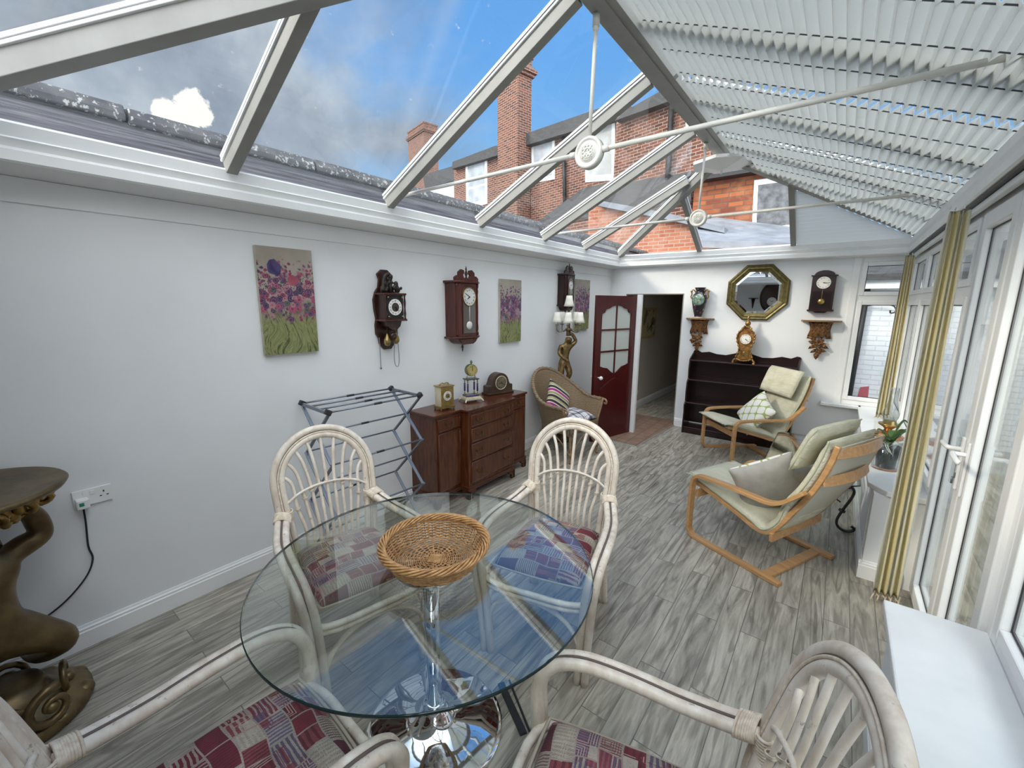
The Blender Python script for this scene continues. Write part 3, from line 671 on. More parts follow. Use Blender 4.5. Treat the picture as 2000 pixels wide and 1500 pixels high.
m = MB(); m.box(.03, .10, 6.405, 6.50, .6, 2.345); struct(m.build('trim_2', upvc, bevel=.006))
m = MB(); m.box(-.045, .10, 6.412, 6.42, .64, 2.24); 
window('window_2', 'x', .555, .625, [3.49, 4.36, 5.42, 6.42], .635, 2.345, 1.885)
window('window_3', 'x', .555, .625, [2.10, 1.05, 0.0, -1.0, YB][::-1], .635, 2.345, 1.885)
m = MB(); m.prism([(.268, 6.395), (.268, 3.60), (.36, 3.475), (.56, 3.475), (.56, 6.42), (.268, 6.42)], .6, .635, 'z'); m.build('window_sill', sillm, bevel=.006)
struct(bpy.data.objects['window_sill']); bpy.data.objects['window_sill'].name = 'window_sill'
m = MB(); m.box(-.09, .30, 6.33, 6.425, .6, .635); struct(m.build('window_sill', sillm, bevel=.006))
m = MB(); m.box(.268, .56, YB, 2.135, .6, .635); struct(m.build('window_sill', sillm, bevel=.007))
dr = thing('door_2', 'white french doors with two glazed leaves', None); dr['kind'] = 'structure'
m = MB(); rectframe(m, 'x', .555, .625, 2.10, 3.49, 0.0, 2.345, .055); m.build('door_frame', upvc, dr, bevel=.006)
for a, c in ((2.155, 2.785), (2.805, 3.435)):
    sash(dr, 'x', .535, .60, a, c, .05, 2.285, .085, 'door_leaf')
m = MB(); m.box(.548, .60, 2.785, 2.805, .055, 2.28); m.build('meeting_stile', gasket, dr)
for yy, sgn in ((2.742, -1), (2.848, 1)):
    m = MB(); m.box(.523, .535, yy-.016, yy+.016, .93, 1.19); m.build('handle_plate', whitep, dr, bevel=.005)
    m = MB(); m.tube(spline([(.53, yy, 1.13), (.49, yy, 1.13), (.478, yy+sgn*.02, 1.13), (.478, yy+sgn*.12, 1.125), (.484, yy+sgn*.135, 1.123)], 4), .011, 10); m.build('door_handle', whitep, dr)
m = MB(); m.box(.520, .524, 2.846-.008, 2.846+.008, .985, 1.01); m.tube([(.515, 2.846, .99), (.515, 2.846, .955)], .004, 6); m.build('key', gun, dr)
m = MB(); m.box(.48, .545, -.1, 6.33, 2.338, 2.352); struct(m.build('trim_3', gasket))
m = MB(); m.box(.50, .53, 2.2, 6.2, 2.305, 2.335); tr_ = m.build('curtain_track', upvc, None, bevel=.003); tag(tr_, 'slim white curtain track running above the french doors and side windows', 'curtain track')

# pleated blinds under the right-hand slope
def pleat(name_label, Y0, Y1, ymax=None, group='pleated blinds under the right roof slope'):
    n = 36; m = MB(); A = slopeR(0, .012)-upR*.062; B = slopeR(0, .975)-upR*.062; V = []; F = []
    for i in range(2*n+1):
        t = i/(2*n); p = A+(B-A)*t+upR*(.017 if i % 2 else -.017); y0 = Y0[0]+(Y0[1]-Y0[0])*(1-t); y1 = Y1[0]+(Y1[1]-Y1[0])*(1-t)
        ye = y1 if ymax is None else min(y1, ymax(p.x))
        V += [(p.x, min(y0, ye), p.z), (p.x, ye, p.z)]
    for i in range(2*n): F.append((2*i, 2*i+1, 2*i+3, 2*i+2))
    m.add(V, F); o = m.build('pleated_blind', blind_fab); d = o.modifiers.new('thick', 'SOLIDIFY'); d.thickness = .0012
    tag(o, name_label, 'blind', group)
    def cpt(t, k):
        y0 = Y0[0]+(Y0[1]-Y0[0])*(1-t); y1 = Y1[0]+(Y1[1]-Y1[0])*(1-t); p = A+(B-A)*t-upR*.005
        return Vector((p.x, y0+(y1-y0)*(.04+.306*k) if ymax is None else y0+.06+.26*k, p.z))
    for k in range(4):
        t1 = 1.0
        if ymax is not None:
            t1 = 0.0
            while t1 < 1 and cpt(t1, k).y < ymax(cpt(t1, k).x)-.03: t1 += .02
            if t1 > .9: t1 = 1.0
        m = MB(); m.tube([cpt(0.01, k), cpt(max(.05, t1-.02), k)], .0028, 5); m.build('cord', mat('blind_cord', col=(.10, .11, .12), rough=.8), o)
    return o
pleat('pale grey pleated roof blind nearest the camera, its ragged near edge against the sky', (1.99, 1.85), (3.00, 2.72))
pleat('pale grey pleated roof blind in the middle bay, above the french doors', (3.05, 2.77), (4.14, 3.70))
pleat('pale grey pleated roof blind cut on the slant along the far hip', (4.19, 3.75), (6.2, 6.2), lambda x: hip_y(min(XE, max(x, RX)))[0]-.06)
# blind on the far hip
def hipP(x, t): return Vector((x, 6.33+(HY-6.33)*t, EZ+(RZ-EZ)*t)) - uph*.06
n = 30; m = MB(); V = []; F = []
for i in range(n+1):
    t = i/n*.62; x1 = XE+(RX-XE)*t-.05; p0 = hipP(-.54, t+.01)+uph*(.010 if i % 2 else -.010); V += [tuple(p0), (max(x1, -.54), p0.y, p0.z)]
for i in range(n): F.append((2*i, 2*i+1, 2*i+3, 2*i+2))
m.add(V, F); o = m.build('pleated_blind', blind_fab); d = o.modifiers.new('thick', 'SOLIDIFY'); d.thickness = .0012
tag(o, 'triangular pleated blind with level folds on the far end slope, above the octagonal mirror', 'blind')

# tie bars with rosettes
def tie(y, label, rose_r, xe=.50):
    t = thing('roof_tie_bar', label, 'tie bar', (RX-.06, y, 2.606), group=None)
    cx = 0.0
    for a, bb in ((-2.86-(RX-.06), -.085), (.085, xe-(RX-.06))):
        s = 1 if a < 0 else -1; m = MB(); e = a if a < 0 else bb; i_ = bb if a < 0 else a
        m.tube([(e, 0, 0), (i_, 0, .004)], .0125, 12); m.tube([(i_, 0, .004), (i_-s*.03, 0, .004)], .018, 12); m.tube([(e, 0, 0), (e+s*.10, 0, 0)], .016, 12)
        m.build('rod', upvc_c, t)
    m = MB(); m.tube([(0, 0, .08), (.012, 0, .60)], .0105, 12); m.tube([(.012, 0, .60), (.013, 0, .66)], .019, 12); m.ball((.012, 0, .59), .016); m.build('hanger_rod', upvc_c, t)
    m = MB(); m.T = FRONT @ Matrix.Translation((0, 0, 0)); R = rose_r
    m.lathe([(R, -.02), (R, .012), (R*.93, .02), (R*.80, .02), (R*.77, .015), (R*.60, .015), (R*.56, .022), (1e-4, .022)], n=36)
    ro = m.build('rosette', upvc_c, t)
    m = MB(); m.T = FRONT
    for k in range(4):
        a0 = k*PI/2+PI/4
        for sgn in (-1, 1):
            pts = [(R*(.10+.10*j/2+.0)*math.cos(a0+sgn*.28*j*.5)+0, R*(.14+.105*j)*math.sin(a0+sgn*.28*j*.5), .024) for j in range(0, 4)]
            c = Vector((R*.30*math.cos(a0+sgn*.42), R*.30*math.sin(a0+sgn*.42), .024))
            m.tube([(c.x+R*.10*math.cos(q), c.y+R*.10*math.sin(q), .024) for q in [2*PI*z_/12 for z_ in range(12)]], R*.03, 6, closed=True)
        m.tube([(R*.08*math.cos(a0), R*.08*math.sin(a0), .024), (R*.50*math.cos(a0), R*.50*math.sin(a0), .024)], R*.03, 6)
    m.tube([(R*.47*math.cos(q), R*.47*math.sin(q), .022) for q in [2*PI*z_/24 for z_ in range(24)]], R*.02, 6, closed=True)
    m.build('scroll_ornament', upvc_c, ro)
upvc_c = mat('cream_painted_metal', mottled((.62, .61, .55), (.70, .69, .63), 10), rough=.45)
tie(2.237, 'nearer cream tie bar crossing the roof, with the larger scrolled rosette', .082)
tie(4.45, 'farther cream tie bar crossing the roof, with the smaller scrolled rosette', .078)

# ================================================================== OUTDOORS
m = MB(); m.box(-30, 30, -20, 60, -.35, -.15); struct(m.build('ground', paving))
# left boundary
m = MB(); m.box(-4.1, -3.62, -4, 10.4, -.15, 2.87); o = m.build('boundary_wall', clad); tag(o, 'dark weathered grey wall running outside along the left edge of the roof', 'wall'); o['kind'] = 'structure'
random.seed(3); y = -4; k = 0
while y < 10.4:
    L = 1.05+random.random()*.5; m = MB(); m.prism([(-4.14, 2.86), (-3.58, 2.86), (-3.575, 2.90), (-3.60, 2.955), (-3.66, 2.965), (-4.14, 2.965)], y, min(10.4, y+L-.012))
    o = m.build('coping_stone', lichen, bevel=.01, loc=(0, 0, random.uniform(-.008, .008))); o['kind'] = 'structure'; y += L
m = MB(); m.box(-3.0, -2.96, YB, 6.6, 2.33, 2.5); m.prism([(-3.64, 2.36), (-2.96, 2.50), (-2.96, 2.48), (-3.64, 2.34)], -1.7, 8.4); o = m.build('lead_gutter', lead); o['kind'] = 'structure'
# houses, seen over the far end of the roof
cA = Vector((-8.094, 15.0, 8.047)); uA = Vector((-.97210, .23455, 0)); nA = Vector((-.23455, -.97210, 0))
def hs(name, label, cat='building'): return thing(name, label, cat, (0, 0, 0))
def poly(name, pts, material, depth, parent, fwd=0.0, plane=None):
    p0, n_ = plane or (cA, nA); P = [on_plane(x, y, p0+n_*fwd, n_) for x, y in pts]
    if name == 'wall': P[-1] = Vector((P[0].x, P[0].y, -.16)); P[-2] = Vector((P[-3].x, P[-3].y, -.16))
    m = MB(); m.extr(P, -n_*depth); return m.build(name, material, parent)
def win(pts, parent, fwd=.03, plane=None, fr=.11, name='window', blank=False, frm=None):
    """window from its pixel quad (tl, tr, br, bl)"""
    p0, n_ = plane or (cA, nA); P = [on_plane(x, y, p0+n_*fwd, n_) for x, y in pts]; c = sum(P, Vector())/4
    q = [c+(p-c)*.80 for p in P]; m = MB()
    for i in range(4):
        j = (i+1) % 4; m.extr([P[i], P[j], q[j], q[i]], -n_*.12)
    f = m.build(name, frm or upvc, parent)
    m = MB(); m.extr([c+(p-c)*.82-n_*.008 for p in P], -n_*.02); m.build('pane', boarded if blank else pane_m, f)
    if not blank:
        m = MB(); a = (q[0]*.42+q[3]*.58); b2 = (q[1]*.42+q[2]*.58); m.extr([a, b2, b2-Vector((0, 0, .09)), a-Vector((0, 0, .09))], -n_*.06); m.build('window_bar', upvc, f)
    return f
pane_m = mat('house_window_pane', mottled((.28, .30, .32), (.50, .53, .56), 1.2), rough=.15)
pane_dark = mat('frosted_dark_pane', mottled((.05, .055, .06), (.16, .17, .18), 9), rough=.3)
boarded = mat('boarded_window', mottled((.36, .37, .36), (.44, .45, .43), 2), rough=.8)
brickB = brick_red
h1 = hs('brick_house', 'red brick terrace house with slate roof, seen behind the tie bar rosette')
poly('wall', [(1012, 280), (1206, 222), (1206, 480), (1012, 470)], brickB, 3, h1)
poly('roof', [(1006, 290), (1006, 268), (1180, 208), (1216, 200), (1216, 226), (1206, 230)], slate, 4.6, h1, .35)
win([(1037, 280), (1083, 262), (1083, 350), (1039, 358)], h1)
win([(1142, 242), (1201, 218), (1201, 352), (1143, 356)], h1, blank=True)
m = MB(); pA = on_plane(1140, 372, cA+nA*.12, nA); m.tube([on_plane(1100, 262, cA+nA*.12, nA), on_plane(1104, 440, cA+nA*.12, nA)], .07, 8); m.build('downpipe', gasket, h1)
h2 = hs('brick_wing', 'lower brick house left of the tall chimney, with one upright window')
poly('wall', [(886, 322), (975, 292), (975, 480), (886, 470)], brickB, 4, h2, .02)
poly('roof', [(882, 330), (884, 316), (966, 285), (976, 284), (976, 302)], slate, 3.6, h2, .3)
win([(909, 316), (951, 302), (951, 398), (911, 408)], h2, .06)
h3 = hs('slate_roofed_house', 'distant low house with slate roof, left of the brick wing')
pl3 = (cA-nA*5, nA)
poly('roof', [(826, 345), (838, 338), (892, 322), (894, 350), (830, 368)], slate, 4, h3, plane=pl3)
poly('wall', [(832, 362), (894, 348), (894, 430), (832, 430)], upvc, 3.8, h3, plane=(cA-nA*5.2, nA))
# tall chimney
ch = hs('brick_chimney', 'tall red brick chimney stack rising above the terrace', 'chimney')
def stack(parent, px0, px1, ptop, pbot, fwd, dep, cap=True, plane=None, cor=.08):
    p0, n_ = plane or (cA, nA)
    a = on_plane(px0, ptop, p0+n_*fwd, n_); b_ = on_plane(px1, ptop, p0+n_*fwd, n_); lo = on_plane(px0, pbot, p0+n_*fwd, n_)
    ux = (b_-a); ux.z = 0; W_ = ux.length; ux.normalize(); ztop = a.z; zb = lo.z
    def blk(z0, z1, g_): 
        P = [a-ux*g_+n_*g_, a+ux*(W_+g_)+n_*g_, a+ux*(W_+g_)-n_*(dep+g_), a-ux*g_-n_*(dep+g_)]; P = [Vector((p.x, p.y, z0)) for p in P]; m.extr(P, (0, 0, z1-z0))
    m = MB(); blk(zb, ztop-.75, 0); m.build('shaft', brickB, parent)
    m = MB(); blk(ztop-.78, ztop-.66, cor); blk(ztop-.66, ztop-.52, cor*2); blk(ztop-.52, ztop-.42, cor); blk(ztop-.42, ztop-.12, 0); blk(ztop-.12, ztop-.02, cor*.6); m.build('corbelled_top', brickB, parent)
    return a, ux, W_, ztop
a, ux, W_, zt = stack(ch, 972, 1012, 126, 1600, .80, .72)
m = MB(); c = a+ux*W_/2-nA*.4; m.lathe([(.16, 0), (.13, .30), (.16, .34)], (c.x, c.y, zt-.02), 12); m.build('chimney_pot', mat('terracotta_pot', col=(.30, .15, .09), rough=.8), ch)
ch2 = hs('brick_chimney', 'smaller brick chimney with two pots, further left above the grey wall', 'chimney')
pl2 = (cA-nA*6, nA)
a, ux, W_, zt = stack(ch2, 796, 828, 258, 1200, 0, 1.3, plane=pl2)
for k in (.25, .75):
    m = MB(); c = a+ux*W_*k-nA*.5; m.lathe([(.16, 0), (.13, .30), (.16, .34)], (c.x, c.y, zt-.05), 12); m.build('chimney_pot', MATS['terracotta_pot'], ch2)
h4 = hs('brick_house', 'taller brick block in front of the terrace, right of the boarded window')
poly('wall', [(1204, 228), (1300, 196), (1400, 160), (1400, 480), (1204, 480)], brickB, .45, h4, .5)
poly('roof', [(1200, 236), (1222, 216), (1300, 172), (1402, 130), (1402, 170), (1300, 200)], slate, 4, h4, .8)
m = MB(); m.tube([on_plane(1312, 200, cA+nA*.65, nA), on_plane(1300, 420, cA+nA*.65, nA)], .08, 8); m.build('downpipe', gasket, h4)
win([(1338, 214), (1376, 200), (1376, 262), (1340, 270)], h4, .58)
# lean-to roofs in front
pl5 = (Vector((-6, 12.6, 4)), Vector((-.23455, -.97210, 0)))
h5 = hs('lean_to_building', 'single storey brick lean-to with sloping slate roof in front of the terrace')
P = [on_plane(x, y, *pl5) for x, y in ((1100, 432), (1350, 392), (1350, 500), (1060, 500))]
P[2].x, P[2].y = P[1].x, P[1].y; P[3].x, P[3].y = P[0].x, P[0].y; P[2].z = P[3].z = -.16; m = MB(); m.extr(P, (.1, .4, 0)); m.build('wall', brickB, h5)
def roofquad(name, near, far, mtl, parent, plN, plF):
    P = [on_plane(x, y, *plN) for x, y in near]+[on_plane(x, y, *plF) for x, y in far]; m = MB(); m.extr(P, (0, 0, -.12)); return m.build(name, mtl, parent)
roofquad('roof', [(1040, 440), (1350, 392)], [(1350, 330), (1140, 366)], slate, h5, pl5, (cA+nA*.4, nA))
# orange building
plO = (Vector((0, 11, 0)), Vector((0, -1, 0)))
h6 = hs('orange_brick_house', 'bright orange brick house with slate roof and one white framed window')
P = [on_plane(x, y, *plO) for x, y in ((1357, 356), (1620, 318), (1620, 520), (1340, 520))]; P[3].x = P[0].x; P[2].x = P[1].x; P[2].z = P[3].z = -.16; m = MB(); m.extr(P, (0, 5, 0)); m.build('wall', brick_orange, h6)
e0, e1 = on_plane(1345, 362, *plO), on_plane(1640, 318, *plO)
m = MB(); m.extr([e0+Vector((-.1, -.3, 0)), Vector((e1.x, e1.y-.3, e0.z)), Vector((e1.x, e1.y-.3, e0.z+.12)), e0+Vector((-.1, -.3, .12))], (0, .5, 0)); m.build('fascia', gasket, h6)
m = MB(); m.extr([e0+Vector((-.15, -.35, .12)), Vector((e1.x, 10.65, e0.z+.12)), Vector((e1.x, 13.6, e0.z+.95)), e0+Vector((-.15, 2.6, .95))], (0, 0, .08)); m.build('roof', slate, h6)
win([(1473, 352), (1560, 340), (1556, 448), (1468, 458)], h6, .03, plO, frm=upvc)
for o in list(h6.children):
    if o.name.startswith('window'):
        for c_ in list(o.children):
            if c_.name.startswith('window_bar'): bpy.data.objects.remove(c_)
            elif c_.name.startswith('pane'): c_.data.materials[0] = pane_dark
h7 = hs('lead_roofed_outhouse', 'grey lead covered lean-to roof with brick wall, just beyond the far end of the conservatory')
m = MB(); A0, A1 = on_plane(1215, 470, (0, 9, 0), (0, -1, 0)), on_plane(1345, 470, (0, 9, 0), (0, -1, 0))
poly('wall', [(1150, 402), (1300, 418), (1400, 440), (1400, 520), (1150, 520)], mat('orange_red_brick', bricks((.46, .17, .09), (.36, .11, .06), (.55, .33, .24), (.42, .34, .27)), rough=.9), 2, h7, plane=(Vector((0, 9.6, 0)), Vector((0, -1, 0))))
poly('flashing', [(1168, 391), (1300, 415), (1415, 444), (1415, 455), (1300, 428), (1168, 402)], lead, 1.2, h7, plane=(Vector((0, 9.4, 0)), Vector((0, -1, 0))))
roofquad('roof', [(1365, 470), (1640, 478)], [(1640, 455), (1350, 418)], lead, h7, (Vector((0, 8.6, 0)), Vector((0, -1, 0))), (Vector((0, 10.8, 0)), Vector((0, -1, 0))))
# right side: house over the clear part of the roof, and the yard
h8 = hs('brick_house', 'brick house with white window glimpsed at the top right above the blinds')
plR = (Vector((6.5, 0, 0)), Vector((-1, 0, 0)))
m = MB(); m.box(6.5, 9, -3, 8.2, -.15, 7.4); m.build('wall', brickB, h8)
m = MB(); m.box(6.44, 6.52, 3.2, 4.5, 5.2, 6.6); f_ = m.build('window', upvc, h8)
m = MB(); m.box(6.43, 6.46, 3.32, 4.38, 5.32, 6.48); m.build('pane', pane_m, f_)
m = MB(); m.box(6.2, 9.3, -3.2, 8.4, 7.4, 7.55); m.build('roof', slate, h8)
m = MB(); m.box(-.35, 3.2, 8.5, 8.7, -.15, 2.05); m.box(2.9, 3.1, -3, 8.5, -.15, 1.9); o = m.build('yard_wall', brick_white); tag(o, 'white painted brick yard wall seen through the windows', 'wall'); o['kind'] = 'structure'
t = thing('drainpipe', 'black drainpipe on the white yard wall, seen through the far window', 'pipe', (.25, 8.45, 0))
m = MB(); m.tube([(-.02, 0, -.15), (.0, 0, 2.05)], .035, 10); m.build('pipe', iron, t)
t = thing('wall_bracket', 'scrolled iron bracket on the white yard wall beside the drainpipe', 'bracket', (.27, 8.45, 1.80))
m = MB(); m.tube(spline([(0, 0, 0), (.15, -.05, .03), (.30, -.08, 0), (.33, -.09, -.08), (.28, -.08, -.10), (.27, -.08, -.06)], 5), .010, 6); m.tube([(0, 0, 0), (0, 0, -.12)], .01, 6); m.build('scroll', iron, t)
t = thing('folded_garden_chair', 'dull red folded garden chair back against the white yard wall', 'garden chair', (.30, 8.2, -.15))
m = MB(); m.add([(0, 0, .40), (.16, 0, .36), (.14, .03, .76), (.04, .06, .73), (0, .03, .40), (.16, .03, .36), (.14, .06, .76), (.04, .09, .73)], [(0, 1, 2, 3), (7, 6, 5, 4), (0, 4, 5, 1), (1, 5, 6, 2), (2, 6, 7, 3), (3, 7, 4, 0)]); m.build('backrest', mat('faded_red', col=(.42, .07, .09), rough=.7), t)
m = MB(); m.tube([(.01, .02, .40), (-.02, .0, 0)], .012, 6); m.tube([(.15, .02, .38), (.17, .0, 0)], .012, 6); m.build('leg', iron, t)
t = thing('yard_canopy', 'dark tiled canopy above the white yard wall, seen through the top light', 'canopy')
m = MB(); m.box(-.3, 3.2, 8.3, 9.4, 2.05, 2.16); m.build('fascia', upvc, t)
m = MB(); m.extr([(-.35, 8.25, 2.16), (3.2, 8.25, 2.16), (3.2, 9.6, 2.9), (-.35, 9.6, 2.9)], (0, 0, .1)); m.build('tiles', slate, t)
t = thing('garden_planter', 'terracotta planter with shrub outside the french doors', 'planter', (2.3, 4.6, -.15))
m = MB(); m.lathe([(.16, 0), (.22, .36), (.25, .38), (.25, .43), (.22, .43), (.20, .36), (1e-4, .36)], n=24); m.build('pot', mat('pot_clay', col=(.36, .14, .08), rough=.8), t)
random.seed(5); m = MB()
for k in range(160):
    a, e, r = random.uniform(0, 2*PI), random.uniform(-.2, 1.4), random.uniform(.12, .3); p = Vector((r*math.cos(a)*math.cos(e), r*math.sin(a)*math.cos(e), .62+r*math.sin(e)))
    q = Vector((random.uniform(-1, 1), random.uniform(-1, 1), random.uniform(-1, 1))).normalized()*.05; s_ = q.orthogonal().normalized()*.02
    m.add([p-q, p+s_, p+q, p-s_], [(0, 1, 2, 3)])
m.build('foliage', mat('shrub_green', col=(.06, .12, .03), rough=.7), t)

# ================================================================== DINING TABLE
TX, TY, TZ = -1.19, 1.02, .78
t = thing('dining_table', 'round glass topped dining table on a chrome pedestal', 'table', (TX, TY, 0))
m = MB(); m.lathe([(1e-4, TZ-.012), (.640, TZ-.012), (.640, TZ), (1e-4, TZ)], n=96, smooth=False); top = m.build('glass_top', table_glass, t)
m = MB(); m.lathe([(.6402, TZ-.0118), (.6425, TZ-.010), (.6430, TZ-.006), (.6425, TZ-.002), (.6402, TZ-.0002)], n=96, caps=False); m.build('polished_edge', glass_edge, top)
m = MB(); m.lathe([(.135, TZ-.019), (.135, TZ-.0125), (.04, TZ-.0125)], n=40); m.lathe([(.05, TZ-.05), (.05, TZ-.019)], n=24); m.build('top_plate', chrome, t)
m = MB(); m.lathe([(.034, .02), (.034, TZ-.04)], n=32); m.build('column', chrome, t)
m = MB(); m.lathe([(.045, .10), (.05, .105), (.05, .125), (.036, .135)], n=32); m.build('collar', chrome, t)
m = MB(); m.lathe([(.285, 0), (.292, .003), (.290, .009), (.27, .017), (.20, .028), (.13, .045), (.09, .065), (.065, .09), (.048, .115), (.034, .12)], n=64); m.build('base_dish', chrome, t)
m = MB(); m.beam((.10, .33, .006), (.33, .20, .006), .03, .012); m.beam((.12, .37, .004), (.36, .215, .004), .008, .008); m.build('floor_bar', blackp, t)

# basket of woven osier
t = thing('wicker_basket', 'round golden osier basket standing on the glass table', 'basket', (TX+.01, TY+.02, TZ+.001), .55)
RB, RT, HB = .163, .198, .070
def wring(m, R, z, r, k, ph, amp=.0035, n=144, zz=.0):
    m.tube([((R+amp*math.cos(k*a/2*1.0+ph*PI))*math.cos(a), (R+amp*math.cos(k*a/2+ph*PI))*math.sin(a), z+zz*math.sin(k*a/2+ph*PI)) for a in [2*PI*i/n for i in range(n)]], r, 5, closed=True)
m = MB()
for i in range(18):
    R = .026+i*.0079; wring(m, R, .006+.0005*math.sin(i*2), .0027, 26 if R > .07 else 16, i % 2, .0, 120 if R > .07 else 64, .0028)
m.build('woven_base', osier_dark, t)
m = MB()
for k in range(26):
    a = 2*PI*k/26; m.tube([(.022*math.cos(a), .022*math.sin(a), .0065), (RB*math.cos(a), RB*math.sin(a), .0065)], .0022, 5)
m.build('base_spokes', osier, t)
m = MB()
for i in range(9): m.box(-.026, .026, -.026+i*.006, -.0215+i*.006, .008, .0125)
m.build('slath', osier, t, bevel=.001)
m = MB()
for i in range(15):
    f = i/14; R = RB+(RT-RB)*(f**.8)
    wring(m, R, .008+HB*f, .0030, 36, i % 2, .0052, 180)
m.build('woven_side', osier, t)
m = MB()
for k in range(36):
    a = 2*PI*k/36; m.tube([((RB+(RT-RB)*(f**.8))*math.cos(a), (RB+(RT-RB)*(f**.8))*math.sin(a), .008+HB*f) for f in (0, .25, .5, .75, 1.03)], .0028, 5)
m.build('stakes', osier_dark, t)
m = MB(); NT = 7
for s_ in range(NT):
    pts = []
    for i in range(220):
        a = 2*PI*i/220; tw = a*6+2*PI*s_/NT; R = RT+.006+.0135*math.cos(tw); pts.append((R*math.cos(a), R*math.sin(a), HB+.014+.0115*math.sin(tw)))
    m.tube(pts, .0046, 6, closed=True)
m.build('twisted_rim', osier, t)

# ================================================================== RATTAN CHAIRS
def hoop_pt(a, off=0.0):
    """a from -PI/2 (right lash) .. PI/2 (left lash), 0 = top; egg shaped arch leaning back"""
    s = math.sin(a); c = math.cos(a)
    x = (.262+off)*s*(1-.09*max(0, abs(s)-.75)/.25*(1 if True else 0)); z = .80+(.275+off)*c
    return x, z
def back_y(z): return .255+max(0, z-.60)*.26
def rattan_chair(label):
    t = thing('rattan_armchair', label, 'chair', group='whitewashed rattan armchairs round the glass table')
    # hoop path including rear legs
    def path(off):
        P = [(-.225-off*.6, .30, 0), (-.212-off, .262, .25), (-.208-off, .245, .42), (-.218-off, .252, .58), (-.232-off, back_y(.70), .70)]
        for k in range(0, 13):
            a = -PI/2+PI*k/12; x, z = (.240+off)*math.sin(a), .845+(.240+off)*math.cos(a); P.append((x, back_y(z), z))
        P += [(.232+off, back_y(.70), .70), (.218+off, .252, .58), (.208+off, .245, .42), (.212+off, .262, .25), (.225+off*.6, .30, 0)]
        return spline(P, 4)
    m = MB(); m.tube(path(.019), .0190, 10); m.tube(path(-.019), .0180, 10); fr = m.build('back_hoop', cane_white, t)
    m = MB(); m.tube([p+Vector((0, -.0125, 0)) for p in path(.0005)], .0050, 6); m.build('hoop_inlay', cane_bind, fr)
    m = MB(); m.tube([p+Vector((0, -.0105, 0)) for p in path(.0065)], .0030, 5); m.tube([p+Vector((0, -.0105, 0)) for p in path(-.0055)], .0030, 5); m.build('hoop_groove_shade', groove_shade, fr)
    m = MB()
    for k in range(-4, 5):
        a = k*PI/9.2; hx, hz = .220*math.sin(a), .845+.220*math.cos(a)
        x0, x1 = .034*k, .041*k
        zt = .818-.0065*k*k
        m.tube(spline([(x0, .240, .475), (x0*1.02, .243, .60), (x1, back_y(zt)-.004, zt), ((x1+hx)*.5*(1.0-.02*abs(k)), back_y((zt+hz)/2+.015)-.002, (zt+hz)/2+.022+.004*abs(k)), (hx, back_y(hz), hz)], 5), .0092, 8)
    m.build('back_spindles', cane_white, t)
    m = MB(); m.tube(spline([(-.225, back_y(.72), .735), (-.16, back_y(.76)-.012, .785), (-.08, back_y(.8)-.014, .808), (0, back_y(.8)-.014, .815), (.08, back_y(.8)-.014, .808), (.16, back_y(.76)-.012, .785), (.225, back_y(.72), .735)], 5), .0075, 8)
    tr_ = m.build('tie_rail', cane_white, t)
    for k in range(-4, 5):
        m = MB(); zt = .818-.0065*k*k; x1 = .041*k
        for q in range(3): m.tube([(x1+.0135*math.cos(b_), back_y(zt)-.008+.0135*math.sin(b_), zt-.004+q*.0035+.004*math.cos(b_)) for b_ in [2*PI*i/10 for i in range(10)]], .002, 5, closed=True)
        m.build('rail_binding', cane_bind, tr_)
    m = MB(); m.tube(spline([(-.21, .235, .475), (-.1, .246, .480), (0, .25, .482), (.1, .246, .480), (.21, .235, .475)], 5), .0115, 8); m.tube(spline([(-.21, .232, .448), (0, .248, .452), (.21, .232, .448)], 6), .0115, 8); m.build('lower_back_rail', cane_white, t)
    for s_ in (-1, 1):
        def ap(dx): return spline([(s_*(.240+dx), .262, .700), (s_*(.262+dx), .19, .678), (s_*(.292+dx), .06, .660), (s_*(.308+dx), -.08, .668), (s_*(.310+dx), -.18, .668), (s_*(.303+dx), -.250, .635), (s_*(.292+dx), -.282, .56), (s_*(.278+dx), -.278, .45), (s_*(.262+dx), -.262, .25), (s_*(.250+dx), -.25, 0)], 5)
        m = MB(); m.tube(ap(.0180), .0190, 10); m.tube(ap(-.0180), .0190, 10); a_ = m.build('arm', cane_white, t)
        m = MB(); m.tube([p+Vector((0, -.003, .0125)) for p in ap(0)][:36], .0052, 6); m.build('arm_groove_shade', groove_shade, a_)
        m = MB()
        AP = ap(0)
        for q in range(9):
            f = .25+q*.42; i0 = int(f); c = AP[i0].lerp(AP[i0+1], f-i0); ax = (AP[i0+1]-AP[i0]).normalized(); u = Vector((1, 0, 0)); u = (u-ax*u.dot(ax)).normalized(); v = ax.cross(u)
            m.tube([c+u*(.0400*math.cos(b_))+v*(.0225*math.sin(b_))+ax*(.007*math.cos(b_+.6)) for b_ in [2*PI*i/20 for i in range(20)]], .0040, 6, closed=True)
        for q in range(0):
            f = q/8; c = Vector((s_*(.236+.012*f), .268-.062*f, .712-.020*f)); ax = Vector((s_*.16, -.95, -.2)).normalized() if q > 3 else Vector((s_*.1, -.45, -.75)).normalized()
            u = ax.orthogonal().normalized(); v = ax.cross(u); rr = .041 if q < 4 else .036
            m.tube([c+(u*math.cos(b_)+v*math.sin(b_))*rr for b_ in [2*PI*i/18 for i in range(18)]], .0042, 6, closed=True)
        for q in range(8):
            c = Vector((s_*(.228+.0004*q), back_y(.68)-.002, .655+q*.0085)); m.tube([c+Vector((.0405*math.cos(b_), .0225*math.sin(b_), .006*math.sin(b_))) for b_ in [2*PI*i/18 for i in range(18)]], .0045, 6, closed=True)
        m.build('lashing', cane_bind, a_)
